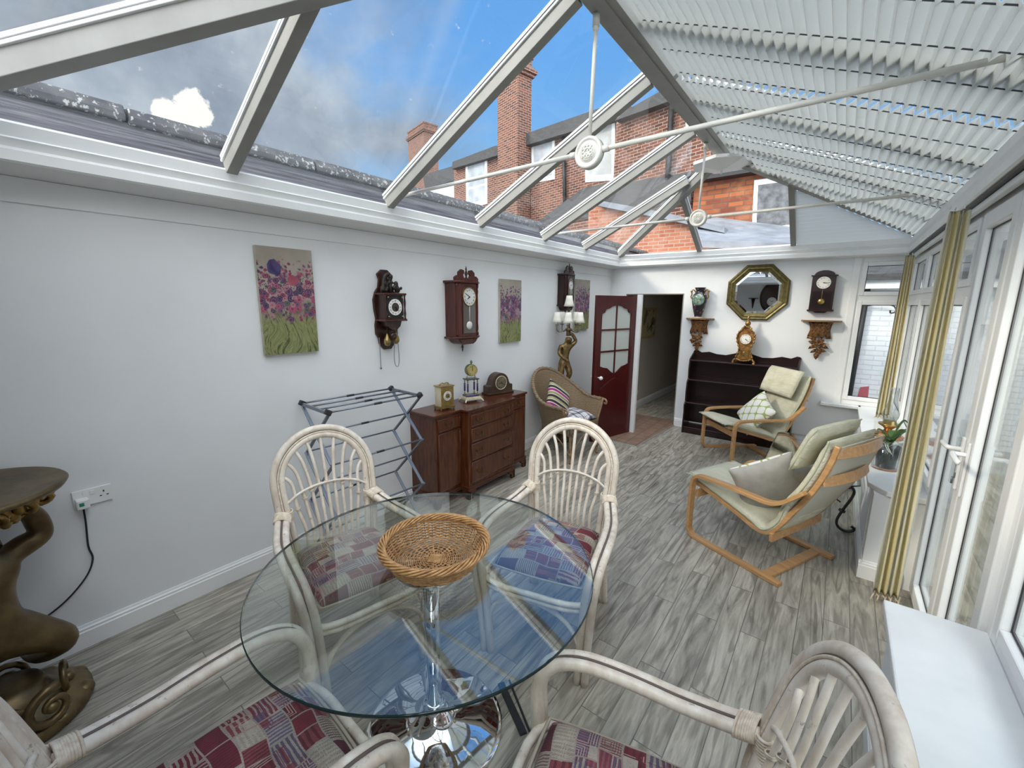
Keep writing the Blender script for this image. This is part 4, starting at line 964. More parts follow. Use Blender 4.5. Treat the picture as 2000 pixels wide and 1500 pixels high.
        m = MB(); m.tube(spline([(s_*.262, -.262, .14), (s_*.262, -.20, .30), (s_*.258, -.08, .375), (s_*.25, .05, .375), (s_*.235, .18, .30), (s_*.215, .255, .14)], 5), .010, 8); m.build('side_brace', cane_white, t)
    m = MB(); m.tube(spline([(-.26, -.262, .14), (-.20, -.27, .30), (-.08, -.272, .375), (.08, -.272, .375), (.20, -.27, .30), (.26, -.262, .14)], 5), .010, 8); m.build('front_brace', cane_white, t)
    m = MB()
    for z in (.410, .436):
        m.tube(spline([(-.262, -.25, z), (0, -.285, z), (.262, -.25, z), (.25, 0, z), (.212, .23, z), (0, .245, z), (-.212, .23, z), (-.25, 0, z)], 5, closed=True), .0125, 8, closed=True)
    m.build('seat_frame', cane_white, t)
    m = MB(); V = []; n = 16; F = []
    for sd in (1, -1):
        for j in range(n+1):
            for i in range(n+1):
                u, v = 2*i/n-1, 2*j/n-1; e = max(0, (1-abs(u)**5)*(1-abs(v)**5))**.42
                wx = (.245-.022*(v+1)/2)*(1-.05*v*v*abs(u)); V.append((u*wx, v*.235*(1-.045*u*u)-.015, .498+sd*(.052*e)+(.012*(1-u*u)*(1-v*v) if sd > 0 else 0)))
    q_ = (n+1)**2
    for sd in (0, 1):
        for j in range(n):
            for i in range(n):
                a = sd*q_+j*(n+1)+i; f = (a, a+1, a+n+2, a+n+1); F.append(f if sd == 0 else f[::-1])
    m.add(V, F, True); cu_ = m.build('seat_cushion', patch_fab, t, weld=True, sub=1)
    edge = [V[i] for i in range(n+1)]+[V[j*(n+1)+n] for j in range(1, n+1)]+[V[n*(n+1)+i] for i in range(n-1, -1, -1)]+[V[j*(n+1)] for j in range(n-1, 0, -1)]
    m = MB(); m.tube([(x, y, .498) for x, y, z in edge], .0045, 6, closed=True); m.build('piping', mat('cream_piping', col=(.40, .34, .27), rough=.9), cu_)
    def deepen(o):
        for ch in o.children:
            for v in ch.data.vertices:
                if v.co.y < 0: v.co.y *= 1.27
            deepen(ch)
    deepen(t)
    return t
ca = rattan_chair('whitewashed rattan armchair between the glass table and the clothes airer')
CH = [(-1.88, 1.075, .975, -.22, None),
      (-1.11, 1.84, .24, -.97, 'whitewashed rattan armchair on the far side of the glass table, turned towards the camera'),
      (-1.150, .240, .06, .998, 'whitewashed rattan armchair at the bottom left, back to the camera beside the gilt pedestal'),
      (-.232, .838, -.962, -.272, 'whitewashed rattan armchair at the bottom right, in front of the white window sill')]
for i, (x, y, fx, fy, lb) in enumerate(CH):
    o = ca if i == 0 else copy_tree(ca)
    o.location = (x, y, 0); o.rotation_euler = (0, 0, facing(fx, fy))
    if lb: o['label'] = lb

# ================================================================== BENTWOOD LOUNGE CHAIRS
def sweep(m, sec, path, ref=(1, 0, 0), scale=None, smooth=True):
    """closed section [(a,b)] a along ref, b along the path normal"""
    path = [Vector(p) for p in path]; N = len(path); k = len(sec); V = []; F = []; ref = Vector(ref)
    for i, p in enumerate(path):
        t_ = (path[min(i+1, N-1)]-path[max(i-1, 0)]).normalized(); nn = ref.cross(t_).normalized(); sc_ = scale(i/(N-1)) if scale else (1, 1)
        for a, b_ in sec: V.append(p+ref*(a*sc_[0])+nn*(b_*sc_[1]))
    for i in range(N-1):
        for j in range(k): F.append((i*k+j, i*k+(j+1) % k, (i+1)*k+(j+1) % k, (i+1)*k+j))
    F.append(tuple(range(k-1, -1, -1))); F.append(tuple((N-1)*k+j for j in range(k)))
    m.add(V, F, smooth)
def supsec(w, h, n=20, e=.35):
    out = []
    for i in range(n):
        a = 2*PI*i/n; c, s_ = math.cos(a), math.sin(a); out.append((w/2*math.copysign(abs(c)**e, c), h/2*math.copysign(abs(s_)**.8, s_)))
    return out
SEATP = [(-.40, .435), (-.28, .405), (-.12, .360), (.02, .318), (.11, .288), (.18, .283), (.235, .315), (.285, .39), (.35, .51), (.42, .64), (.475, .77), (.515, .90), (.535, 1.0)]
def lounge(label):
    t = thing('lounge_chair', label, 'armchair', group='bentwood lounge chairs')
    for s_ in (-1, 1):
        x = s_*.325
        P = [(x, .36, .014), (x, .1, .014), (x, -.25, .014), (x, -.32, .020), (x, -.352, .055), (x, -.360, .11), (x, -.360, .36), (x, -.358, .44), (x, -.335, .495), (x, -.28, .518), (x, -.10, .528), (x, .10, .528), (x, .22, .530), (x, .29, .555), (x, .36, .615), (x, .425, .680)]
        m = MB(); m.tube(spline(P, 5), 1, flat=(.052, .026, (1, 0, 0))); f_ = m.build('side_frame', birch, t, bevel=.004)
        m = MB()
        for yy, zz in ((-.375, .30), (-.375, .20)): m.ball((x, yy+.0005, zz), .007, 6)
        m.build('bolt', brass, f_)
        x2 = s_*.262
        m = MB(); m.tube(spline([(x2, y, z) for y, z in SEATP], 5), 1, flat=(.030, .030, (1, 0, 0))); m.build('seat_rail', birch, t, bevel=.004)
    m = MB(); m.beam((-.325, .255, .014), (.325, .255, .014), .065, .022); m.build('floor_stretcher', birch, t, bevel=.003)
    m = MB(); m.beam((-.30, -.335, .355), (.30, -.335, .355), .022, .06); m.build('front_stretcher', birch, t, bevel=.003)
    m = MB(); m.beam((-.30, .25, .285), (.30, .25, .285), .022, .06); m.build('rear_stretcher', birch, t, bevel=.003)
    for z, d in ((.955, .555), (.765, .510)):
        m = MB(); m.tube(arc((0, d-.985, z), 1.0, math.radians(74.5), math.radians(105.5), 12, 'xy'), 1, flat=(.065, .014, (0, -.25, 1))); m.build('back_slat', birch, t, bevel=.003)
    m = MB(); sweep(m, [(-.25, -.002), (.25, -.002), (.25, .002), (-.25, .002)], spline([(0, y+.012, z-.004) for y, z in SEATP], 4), smooth=False); m.build('canvas_sling', mat('beige_sling', col=(.52, .50, .42), rough=.9), t)
    cp = spline([(0, y-(.045 if z > .4 and y > 0 else .012), z+(.045 if y < .15 else .02)) for y, z in SEATP[:1]+SEATP[1:]], 5)
    cp = [Vector((0, -.46, .475))]+cp
    m = MB(); sweep(m, supsec(.56, .085, 24), cp, scale=lambda f: (1-.10*max(0, (.06-f)/.06)**2-.0, min(1, .12+f*12, .12+(1-f)*12)*(1-.30*math.exp(-((f-.47)/.03)**2)))); cu_ = m.build('cushion', cream_fab, t)
    for s_ in (-1, 1):
        m = MB(); m.tube([p+Vector((s_*.281, 0, 0)) for p in cp], .006, 6); m.build('piping', piping, cu_)
    m = MB(); hp = [(0, .44, 1.07), (0, .405, 1.01), (0, .375, .93), (0, .345, .85), (0, .315, .77)]
    hp = [(0, y-.025, z) for _, y, z in hp]
    sweep(m, supsec(.54, .08, 24), spline(hp, 5), scale=lambda f: (1-.05*(2*f-1)**4, min(1, .1+f*7, .1+(1-f)*7)))
    h_ = m.build('head_cushion', cream_fab, t)
    for s_ in (-1, 1):
        m = MB(); m.tube([Vector((s_*.268, p[1], p[2])) for p in hp], .005, 6); m.build('piping', piping, h_)
    return t
L1 = lounge('bentwood lounge chair with cream cushion in front of the dark bookcase')
L1.location = (-.75, 5.62, 0); L1.rotation_euler = (0, 0, facing(-.747, -.664))
L2 = copy_tree(L1); L2.location = (-.308, 3.471, 0); L2.rotation_euler = (0, 0, facing(-.911, .411))
L2['label'] = 'bentwood lounge chair seen from behind, nearer the french doors, with two cushions'
def cushion(label, host, c, rot, w=.40, t_=.13, mats=(None, None), group=None, h=None, name='cushion', cat='cushion'):
    m = MB(); m.pillow(w, h or w, t_, n=14, pinch=.10)
    half = len(m.f)//2; m.mi = [0]*half+[1]*half
    o = m.build(name, [x for x in mats], weld=True, sub=1)
    M = Matrix.Translation(host.location) @ Matrix.Rotation(host.rotation_euler[2], 4, 'Z') @ Matrix.Translation(c) @ Euler(rot).to_matrix().to_4x4() if host else Matrix.Translation(c) @ Euler(rot).to_matrix().to_4x4()
    o.matrix_world = M; o.location = M.to_translation(); o.rotation_euler = M.to_euler(); tag(o, label, cat, group)
    return o
R_ = math.radians
cushion('trellis patterned square cushion on the lounge chair in front of the bookcase', L1, (.06, .045, .55), (R_(-33), R_(24), R_(-14)), .45, .16, (trellis_fab, grey_fab), 'trellis cushions')
cushion('trellis cushion showing its plain grey back on the nearer lounge chair', L2, (.10, .07, .555), (R_(-16), R_(24), R_(-42)), .45, .16, (trellis_fab, grey_fab), 'trellis cushions')
cushion('second trellis cushion tucked behind, on the far side of the nearer lounge chair', L2, (-.13, .13, .565), (R_(-30), R_(6), R_(-8)), .40, .14, (trellis_fab, grey_fab), 'trellis cushions')

# glass coffee table with scrolled iron legs
t = thing('coffee_table', 'glass topped coffee table on black scrolled iron legs between the two lounge chairs', 'coffee table', (-.07, 4.66, 0))
m = MB(); W2, D2 = .33, .66; m.prism([(-W2+.05, -D2), (W2-.05, -D2), (W2, -D2+.05), (W2, D2-.05), (W2-.05, D2), (-W2+.05, D2), (-W2, D2-.05), (-W2, -D2+.05)], .438, .450, 'z'); tp = m.build('glass_top', table_glass, t, bevel=.003)
m = MB(); m.tube([(-W2+.05, -D2, .444), (W2-.05, -D2, .444), (W2, -D2+.05, .444), (W2, D2-.05, .444), (W2-.05, D2, .444), (-W2+.05, D2, .444), (-W2, D2-.05, .444), (-W2, -D2+.05, .444)], .0065, 6, closed=True); m.build('polished_edge', glass_edge, tp)
for sx in (-1, 1):
    for sy in (-1, 1):
        m = MB()
        for off in (-.012, .012):
            P = [(0, .10, .36), (0, .075, .335), (0, .05, .345), (0, .045, .375), (0, .075, .405), (0, .12, .405), (0, .155, .37), (0, .15, .31), (0, .11, .20), (0, .08, .10), (0, .09, .045), (0, .135, .018), (0, .18, .030), (0, .195, .055), (0, .175, .07)]
            m.tube(spline([Vector((sx*(.15+y), sy*(.53+off*1.1), z+off*.3)) for _, y, z in P], 4), .0095, 8)
        m.tube([(sx*.255, sy*.53, .19), (sx*.250, sy*.53, .175)], .024, 10); m.build('leg', iron, t)
m = MB(); 
for sy in (-1, 1): m.tube(spline([(-.235, sy*.53, .25), (-.1, sy*.53, .33), (0, sy*.53, .345), (.1, sy*.53, .33), (.235, sy*.53, .25)], 5), .006, 6)
for sx in (-1, 1): m.beam((sx*.235, -.55, .425), (sx*.235, .55, .425), .02, .012)
for sy in (-1, 1): m.beam((-.235, sy*.52, .425), (.235, sy*.52, .425), .02, .012)
m.build('iron_frame', iron, t)

# ================================================================== SIDEBOARD (stands against the left wall, front towards +x)
LW = PI/2
t = thing('sideboard', 'reddish mahogany breakfront sideboard with four centre drawers', 'sideboard', (XW+.001, 3.02, 0), LW)
D1, D0 = .330, .415
m = MB(); m.prism([(-.675, 0), (-.675, -D1-.012), (-.352, -D1-.012), (-.352, -D0-.014), (.352, -D0-.014), (.352, -D1-.012), (.675, -D1-.012), (.675, 0)], .832, .856, 'z'); m.build('top_board', mahog, t, bevel=.006)
m = MB(); m.prism([(-.655, 0), (-.655, -D1), (-.34, -D1), (-.34, -D0), (.34, -D0), (.34, -D1), (.655, -D1), (.655, 0)], .10, .832, 'z'); m.build('carcase', mahog_side, t)
m = MB(); m.prism([(-.67, 0), (-.67, -D1-.010), (-.35, -D1-.010), (-.35, -D0-.012), (.35, -D0-.012), (.35, -D1-.010), (.67, -D1-.010), (.67, 0)], .085, .125, 'z'); m.build('plinth', mahog, t, bevel=.005)
def foot(x0, yf, sgn):
    m = MB(); m.prism([(x0, .085), (x0+sgn*.10, .085), (x0+sgn*.085, .06), (x0+sgn*.055, .045), (x0+sgn*.05, .0), (x0, 0)], yf, yf+.03); m.prism([(yf, .085), (yf+.09, .085), (yf+.07, .05), (yf+.05, .045), (yf+.045, 0), (yf, 0)], x0, x0+sgn*.025, 'x'); m.build('bracket_foot', mahog, t, bevel=.003)
foot(-.668, -D1-.010, 1); foot(-.348, -D0-.012, 1); foot(.348, -D0-.012, -1); foot(.668, -D1-.010, -1)
for x0 in (-.668, .643):
    m = MB(); m.box(x0, x0+.025, -.06, 0, 0, .085); m.build('back_foot', mahog, t)
def swan(par, x, y, z):
    m = MB(); w_ = .036
    for s_ in (-1, 1): m.add([(x+s_*w_-.010, y-.003, z-.004), (x+s_*w_, y-.003, z-.014), (x+s_*w_+.010, y-.003, z-.004), (x+s_*w_+.007, y-.003, z+.012), (x+s_*w_-.007, y-.003, z+.012)], [(0, 1, 2, 3, 4)]); m.ball((x+s_*w_, y-.008, z+.002), .006, 6)
    m.tube(spline([(x-w_, y-.010, z), (x-w_*.8, y-.018, z-.018), (x, y-.020, z-.012), (x+w_*.8, y-.018, z-.018), (x+w_, y-.010, z)], 4), .003, 6)
    m.build('drop_handle', mat('aged_brass', col=(.10, .065, .03), rough=.4, metal=.8), par)
def drawer(x0, x1, yf, z0, z1, hs_, name='drawer', mt=None):
    m = MB(); m.box(x0, x1, yf-.012, yf+.002, z0, z1); d_ = m.build(name, mt or mahog_side, t, bevel=.003)
    m = MB(); 
    for a, b_ in (((x0+.006, z0+.006), (x1-.006, z0+.006)), ((x0+.006, z1-.006), (x1-.006, z1-.006))): m.tube([(a[0], yf-.012, a[1]), (b_[0], yf-.012, b_[1])], .003, 6)
    for x in (x0+.006, x1-.006): m.tube([(x, yf-.012, z0+.006), (x, yf-.012, z1-.006)], .003, 6)
    m.build('beading', mahog, d_)
    for hx in hs_: swan(d_, hx, yf-.012, (z0+z1)/2+.005)
zs = [.815, .685, .540, .365, .150]
for z1, z0 in zip(zs, zs[1:]): drawer(-.31, .31, -D0, z0+.008, z1-.008, (-.20, .20))
for s_ in (-1, 1):
    drawer(s_*.50-.135, s_*.50+.135, -D1, .70, .812, (s_*.50,))
    drawer(s_*.50-.135, s_*.50+.135, -D1, .150, .685, (), 'door')
# carriage clock
SB = lambda X, Y: (X, Y, .857)
t = thing('carriage_clock', 'square brass carriage clock at the near end of the sideboard', 'clock', SB(-2.765, 2.60), LW-.15)
m = MB(); m.box(-.078, .078, -.058, .058, .012, .030); [m.ball((sx*.068, sy*.048, .007), .009, 6) for sx in (-1, 1) for sy in (-1, 1)]; m.build('base', brass, t, bevel=.003)
m = MB(); m.box(-.068, .068, -.048, .048, .030, .205); m.build('case', mat('cream_brass_case', mottled((.52, .46, .30), (.66, .60, .42), 12), rough=.35, metal=.4), t, bevel=.003)
m = MB(); m.box(-.066, .066, -.052, -.047, .034, .200); m.build('front_plate', brass, t)
m = MB(); m.box(-.076, .076, -.056, .056, .205, .216); m.build('top_plate', brass, t, bevel=.003)
m = MB(); m.tube(spline([(-.045, 0, .216), (-.045, 0, .230), (-.02, 0, .236), (0, 0, .229), (.02, 0, .236), (.045, 0, .230), (.045, 0, .216)], 4), .005, 8); m.build('carrying_handle', brass, t)
dial(t, (0, -.0525, .125), .043, dial_silver, (4, 22), True, None, brass)
# pillar clock
t = thing('pillar_clock', 'drum clock raised on four slim columns over a blue enamelled base', 'clock', SB(-2.79, 2.98), LW-.35)
navy = mat('navy_enamel', mottled((.02, .02, .07), (.07, .05, .16), 30), rough=.2); creamw = mat('cream_gilt', mottled((.55, .47, .32), (.72, .66, .50), 20), rough=.35, metal=.3)
m = MB(); m.box(-.085, .085, -.065, .065, .018, .040); m.box(-.075, .075, -.055, .055, .040, .050)
for sx in (-1, 1):
    for sy in (-1, 1): m.tube([(sx*.082, sy*.062, .025), (sx*.098, sy*.076, .003)], [.010, .007], 8)
m.build('stepped_base', creamw, t, bevel=.003)
m = MB(); m.box(-.070, .070, -.050, .050, .050, .064); m.build('enamel_plinth', navy, t, bevel=.004)
for sx in (-1, 1):
    for sy in (-1, 1):
        m = MB(); m.lathe([(.010, .064), (.010, .070), (.005, .076), (.008, .085), (.004, .093), (.0045, .098)], (sx*.052, sy*.034, 0), 12); m.lathe([(.0045, .178), (.004, .185), (.008, .192), (.004, .20), (.009, .208), (.009, .214)], (sx*.052, sy*.034, 0), 12); p_ = m.build('column', brass, t)
        m = MB(); m.lathe([(.004, .097), (.0085, .10), (.0085, .176), (.004, .179)], (sx*.052, sy*.034, 0), 12); m.build('column_sleeve', navy, p_)
m = MB(); m.box(-.068, .068, -.048, .048, .214, .224); m.build('entablature', mat('black_enamel', col=(.04, .035, .035), rough=.3), t, bevel=.003)
m = MB(); m.tube(spline([(-.045, 0, .224), (-.042, 0, .245), (-.03, 0, .262)], 4), .005, 6); m.tube(spline([(.045, 0, .224), (.042, 0, .245), (.03, 0, .262)], 4), .005, 6); m.build('scroll_bracket', brass, t)
m = MB(); m.T = Matrix.Translation((0, -.03, .305)) @ FRONT; m.lathe([(.054, -.055), (.058, -.05), (.058, -.006), (.054, 0)], n=32); m.build('drum', mat('green_bronze', mottled((.10, .12, .05), (.24, .22, .09), 20), rough=.35, metal=.6), t)
dial(t, (0, -.033, .305), .050, mat('gilt_dial', mottled((.42, .35, .12), (.55, .47, .20), 18), rough=.35, metal=.5), (12, 0), True, brass)
m = MB(); m.lathe([(.012, .360), (.006, .368), (.011, .378), (.013, .386), (.008, .395), (.002, .404)], (0, -.01, 0), 10); m.build('finial', mat('verdigris', col=(.08, .16, .10), rough=.5, metal=.3), t)
# napoleon mantel clock
t = thing('mantel_clock', 'dark round topped wooden mantel clock at the far end of the sideboard', 'clock', SB(-2.82, 3.43), LW-.25)
dk = mat('mantel_oak', wood((.028, .014, .008), (.065, .034, .018), 0), rough=.35)
P = [(-.155, 0), (-.155, .085), (-.150, .095), (-.120, .098), (-.108, .125)]+[(-.105*math.cos(a), .118+.105*math.sin(a)) for a in [PI*k/14+.15 for k in range(0, 13)]]+[(.108, .125), (.120, .098), (.150, .095), (.155, .085), (.155, 0)]
m = MB(); m.prism(P, -.055, .055); m.build('case', dk, t, bevel=.006)
m = MB(); m.box(-.168, .168, -.064, .064, 0, .020); m.build('base_moulding', dk, t, bevel=.005)
dial(t, (0, -.0565, .120), .068, mat('bronze_dial', mottled((.13, .11, .07), (.22, .19, .12), 20), rough=.3, metal=.4), (8, 20), True, creamw)

# ================================================================== CLOTHES AIRER
t = thing('clothes_airer', 'folding grey metal clothes airer with three tiers of rails', 'clothes airer', (-2.70, 1.74, 0), LW-.06)
Zs = [1.10, .75, .385, .02]; XF, XB = -.19, .19; EY = .36
for s_ in (-1, 1):
    m = MB(); x = s_*EY
    m.beam((x, XB, Zs[0]), (x, XF, Zs[0]), .016, .022)
    for k in range(3):
        m.beam((x, XB, Zs[k]), (x, XF, Zs[k+1]), .013, .021, (1, 0, 0)); m.beam((x+.012, XF, Zs[k]), (x+.012, XB, Zs[k+1]), .013, .021, (1, 0, 0))
    m.build('scissor_frame', gun, t, bevel=.002)
    for y in (XB, XF):
        m = MB(); m.beam((x-s_*.02, y-(.03 if y > 0 else -.03)*0, Zs[0]-.005), (x+s_*.015, y, Zs[0]+.015), .034, .036); m.build('corner_joint', blackp, t, bevel=.006)
def rail(y, z, sl=0.):
    m = MB(); m.tube([(-EY, y, z), (EY, y, z)], .0065, 8); r_ = m.build('rail', gun, t)
    m = MB(); m.tube([(-.03+sl, y, z), (.03+sl, y, z)], .0085, 8); m.build('rail_joint', blackp, r_)
for i, y in enumerate((XB, XB-.127, XF+.127, XF)): rail(y, Zs[0]+.004)
for k in range(3):
    rail(0.0, (Zs[k]+Zs[k+1])/2)
    if k < 2: rail(XF, Zs[k+1]); rail(XB, Zs[k+1])

# ================================================================== WICKER ARMCHAIR
t = thing('wicker_armchair', 'brown wicker tub armchair in the corner between the sideboard and the red door', 'armchair', (-2.535, 4.36, 0), facing(.985, -.12))
def shell(a, f):
    """a -1..1 from left arm front round the back to right arm front; f 0 bottom..1 rim"""
    th = a*R_(118); c = math.cos(th); 
    bx, by = .300*math.sin(th), .245*c-.02
    if abs(th) > PI/2: by = -.02+.50*c; bx = math.copysign(.300, bx)
    k = (c+.25)/1.25; k = max(0, k); ztop = .655+.345*k**1.9; fl = .085+.06*k
    z = .34+(ztop-.34)*f; g2 = f**1.2
    return Vector((bx*(1+fl/.28*g2), by+(fl*c*g2 if c > -.2 else -.02*g2), z))
m = MB(); NA, NF = 44, 14; V = []; F = []
for i in range(NA+1):
    for j in range(NF+1): V.append(shell(-1+2*i/NA, j/NF))
for i in range(NA):
    for j in range(NF): a = i*(NF+1)+j; F.append((a, a+1, a+NF+2, a+NF+1))
m.add(V, F, True); o = m.build('woven_shell', wicker, t); d = o.modifiers.new('thick', 'SOLIDIFY'); d.thickness = .022; d.offset = 0
m = MB(); rim = [shell(-1+2*i/NA, 1.0) for i in range(NA+1)]; m.tube(rim, .021, 10); [m.tube([p+Vector((.023*math.cos(i*1.3+q), .0, .023*math.sin(i*1.3+q))) for i, p in enumerate(rim)], .006, 5) for q in (0, 2.1, 4.2)]; m.build('braided_rim', wicker, t)
for s_ in (-1, 1):
    m = MB(); fr_ = [shell(s_, f) for f in (0, .25, .5, .75, 1)]; m.tube([Vector((p.x, p.y-.005, p.z)) for p in fr_], .016, 8); e = fr_[-1]; m.tube(spline([e, e+Vector((0, -.04, .0)), e+Vector((0, -.06, -.03)), e+Vector((0, -.045, -.055)), e+Vector((0, -.03, -.04))], 4), .012, 8); m.build('arm_post', wicker_pole, t)
m = MB(); m.prism([(.285*math.sin(a), .245*math.cos(a)-.02) for a in [R_(-118)+R_(236)*i/24 for i in range(25)]]+[(.25, -.30), (-.25, -.30)], .38, .435, 'z'); m.build('woven_seat', wicker, t)
m = MB(); V = []
for i in range(13):
    x = -.265+.53*i/12
    for j in range(4): V.append((x, -.30+.006*math.sin(i*2), .435-.10*j/3*(1 if True else 0)))
m.add(V, [(i*4+j, i*4+j+1, i*4+j+5, i*4+j+4) for i in range(12) for j in range(3)], True); o = m.build('woven_apron', wicker, t); d = o.modifiers.new('thick', 'SOLIDIFY'); d.thickness = .02
for sx, sy, ex, ey in ((-.24, -.27, -.27, -.31), (.24, -.27, .27, -.31), (-.22, .16, -.28, .27), (.22, .16, .28, .27)):
    m = MB(); m.tube(spline([(sx, sy, .42), (sx, sy, .25), (ex, ey, .0)], 5), [.016]*11, 8); m.tube([(ex, ey, .0), (ex, ey, .03)], .019, 8); m.build('leg', wicker_pole, t)
m = MB()
for a, b_ in (((-.27, -.31), (.27, -.31)), ((.27, -.31), (.28, .27)), ((.28, .27), (-.28, .27)), ((-.28, .27), (-.27, -.31))):
    m.tube(spline([(a[0], a[1], .08), (a[0]*.72+b_[0]*.28, a[1]*.72+b_[1]*.28, .24), ((a[0]+b_[0])/2, (a[1]+b_[1])/2, .30), (a[0]*.28+b_[0]*.72, a[1]*.28+b_[1]*.72, .24), (b_[0], b_[1], .08)], 5), .008, 6)
m.build('curved_brace', wicker_pole, t)
wc = t
cushion('striped pink, olive and black cushion leaning in the wicker armchair', wc, (-.06, .06, .655), (R_(-24), R_(34), R_(-8)), .42, .13, (stripe_fab, stripe_fab), name='striped_cushion')
m = MB(); n = 14; V = []; F = []
for sd in (1, -1):
    for j in range(n+1):
        for i in range(n+1):
            u, v = 2*i/n-1, 2*j/n-1; e = max(0, (1-abs(u)**4)*(1-abs(v)**4))**.5; drop = .03*max(0, -v-.4)
            V.append((u*.255*(1+.03*math.sin(v*7)), v*.235-.055+(.02 if v < -.8 else 0)*math.sin(u*6), .485+sd*.050*e-drop*2+.006*math.sin(u*9+v*5)))
q_ = (n+1)**2
for sd in (0, 1):
    for j in range(n):
        for i in range(n): a = sd*q_+j*(n+1)+i; f = (a, a+1, a+n+2, a+n+1); F.append(f if sd == 0 else f[::-1])
m.add(V, F, True); o = m.build('plaid_seat_cushion', plaid_fab, weld=True, sub=1); o.location = wc.location; o.rotation_euler = wc.rotation_euler; tag(o, 'grey and white plaid seat cushion lying in the wicker armchair', 'cushion')

# ================================================================== RED DOOR
p0, p1 = Vector((-2.245, 5.67, 0)), Vector((-2.455, 4.91, 0)); dv = (p0-p1).normalized(); wd = (p0-p1).length
t = thing('door_3', 'dark red six pane door standing open', None, tuple((p0+p1)/2), math.atan2(dv.y, dv.x)); t['kind'] = 'structure'
H_ = 1.905; hw = wd/2; m = MB(); T_ = .019
def dp(poly_): m.prism(poly_, -T_, T_)
A_ = hw-.105; zb, zt = .925, 1.765
# shaped opening: ogee shoulders top and bottom
topc = [(-A_, zt-.09), (-A_+.05, zt-.075), (-A_+.07, zt-.035), (-A_+.14, zt-.02), (-A_+.19, zt+.005), (0, zt+.02), (A_-.19, zt+.005), (A_-.14, zt-.02), (A_-.07, zt-.035), (A_-.05, zt-.075), (A_, zt-.09)]
botc = [(-A_, zb+.08), (-A_+.06, zb+.06), (-A_+.14, zb+.045), (-A_+.22, zb-.01), (0, zb-.045), (A_-.22, zb-.01), (A_-.14, zb+.045), (A_-.06, zb+.06), (A_, zb+.08)]
dp([(-hw, .004), (-A_, .004), (-A_, H_), (-hw, H_)]); dp([(A_, .004), (hw, .004), (hw, H_), (A_, H_)])
for (xa, za), (xb, zb_) in zip(topc, topc[1:]): dp([(xa, za), (xb, zb_), (xb, H_), (xa, H_)])
for (xa, za), (xb, zb_) in zip(botc, botc[1:]): dp([(xa, .004), (xb, .004), (xb, zb_), (xa, za)])
m.build('door_leaf', door_red, t)
m = MB(); m.box(-.011, .011, -.014, .014, zb-.05, zt+.03)
for z in (1.19, 1.47): m.box(-A_, A_, -.014, .014, z-.011, z+.011)
m.build('glazing_bead', door_red, t)
m = MB(); m.box(-A_-.01, A_+.01, -.004, .004, zb-.04, zt+.03); m.build('frosted_pane', obscure, t)
m = MB(); m.prism([(-A_, .15), (A_, .15), (A_, .70), (A_-.08, .74), (A_-.2, .80), (0, .83), (-A_+.2, .80), (-A_+.08, .74), (-A_, .70)], -T_-.006, -T_); m.build('raised_panel', door_red, t, bevel=.005)
m = MB(); m.tube([(-hw+.075, -T_, .86), (-hw+.075, -T_-.035, .86)], .010, 10); m.ball((-hw+.075, -T_-.05, .86), .026); m.lathe([(.0, 0)], (0, 0, 0)) if 0 else None; m.build('door_knob', whitep, t)
m = MB(); m.ball((-hw+.075, T_+.05, .86), .026); m.tube([(-hw+.075, T_, .86), (-hw+.075, T_+.035, .86)], .010, 10); m.build('door_knob', whitep, t)
m = MB(); m.box(-2.225, -2.165, 5.66, 5.72, 0, 1.925); struct(m.build('trim_4', upvc, bevel=.004))

# ================================================================== BOOKCASE (far wall)
t = thing('bookcase', 'low dark mahogany waterfall bookcase with shaped gallery', 'bookcase', (-.99, YF-.001, 0))
hwb = .635
Pd = [(0, 0), (-.30, 0), (-.30, .10), (-.285, .30), (-.30, .42), (-.255, .46), (-.262, .60), (-.245, .74), (-.205, .78), (-.215, .92), (-.20, 1.045), (-.16, 1.07), (-.03, 1.13), (0, 1.15)]
for s_ in (-1, 1):
    m = MB(); x = s_*hwb; m.prism(Pd, x-.010, x+.010, 'x'); m.build('side_panel', dark_mahog, t, bevel=.003)
m = MB(); m.box(-hwb, hwb, -.012, 0, .05, 1.06)
m.build('back_panel', dark_mahog, t)
P = [(-hwb, 1.04), (hwb, 1.04), (hwb, 1.16), (hwb-.04, 1.165), (hwb-.10, 1.135), (hwb-.20, 1.15), (hwb-.30, 1.125), (.22, 1.12), (.10, 1.155), (0, 1.165), (-.10, 1.155), (-.22, 1.12), (-hwb+.30, 1.125), (-hwb+.20, 1.15), (-hwb+.10, 1.135), (-hwb+.04, 1.165), (-hwb, 1.16)]
m = MB(); m.prism(P, -.016, -.001); m.build('gallery', dark_mahog, t, bevel=.003)
for z, d_ in ((1.03, .205), (.76, .245), (.44, .285), (.085, .295)):
    m = MB(); m.box(-hwb, hwb, -d_, 0, z-.010, z+.010); m.build('shelf', dark_mahog, t, bevel=.004)
m = MB(); m.box(-hwb, hwb, -.285, -.27, 0, .075); m.build('plinth', dark_mahog, t, bevel=.003)
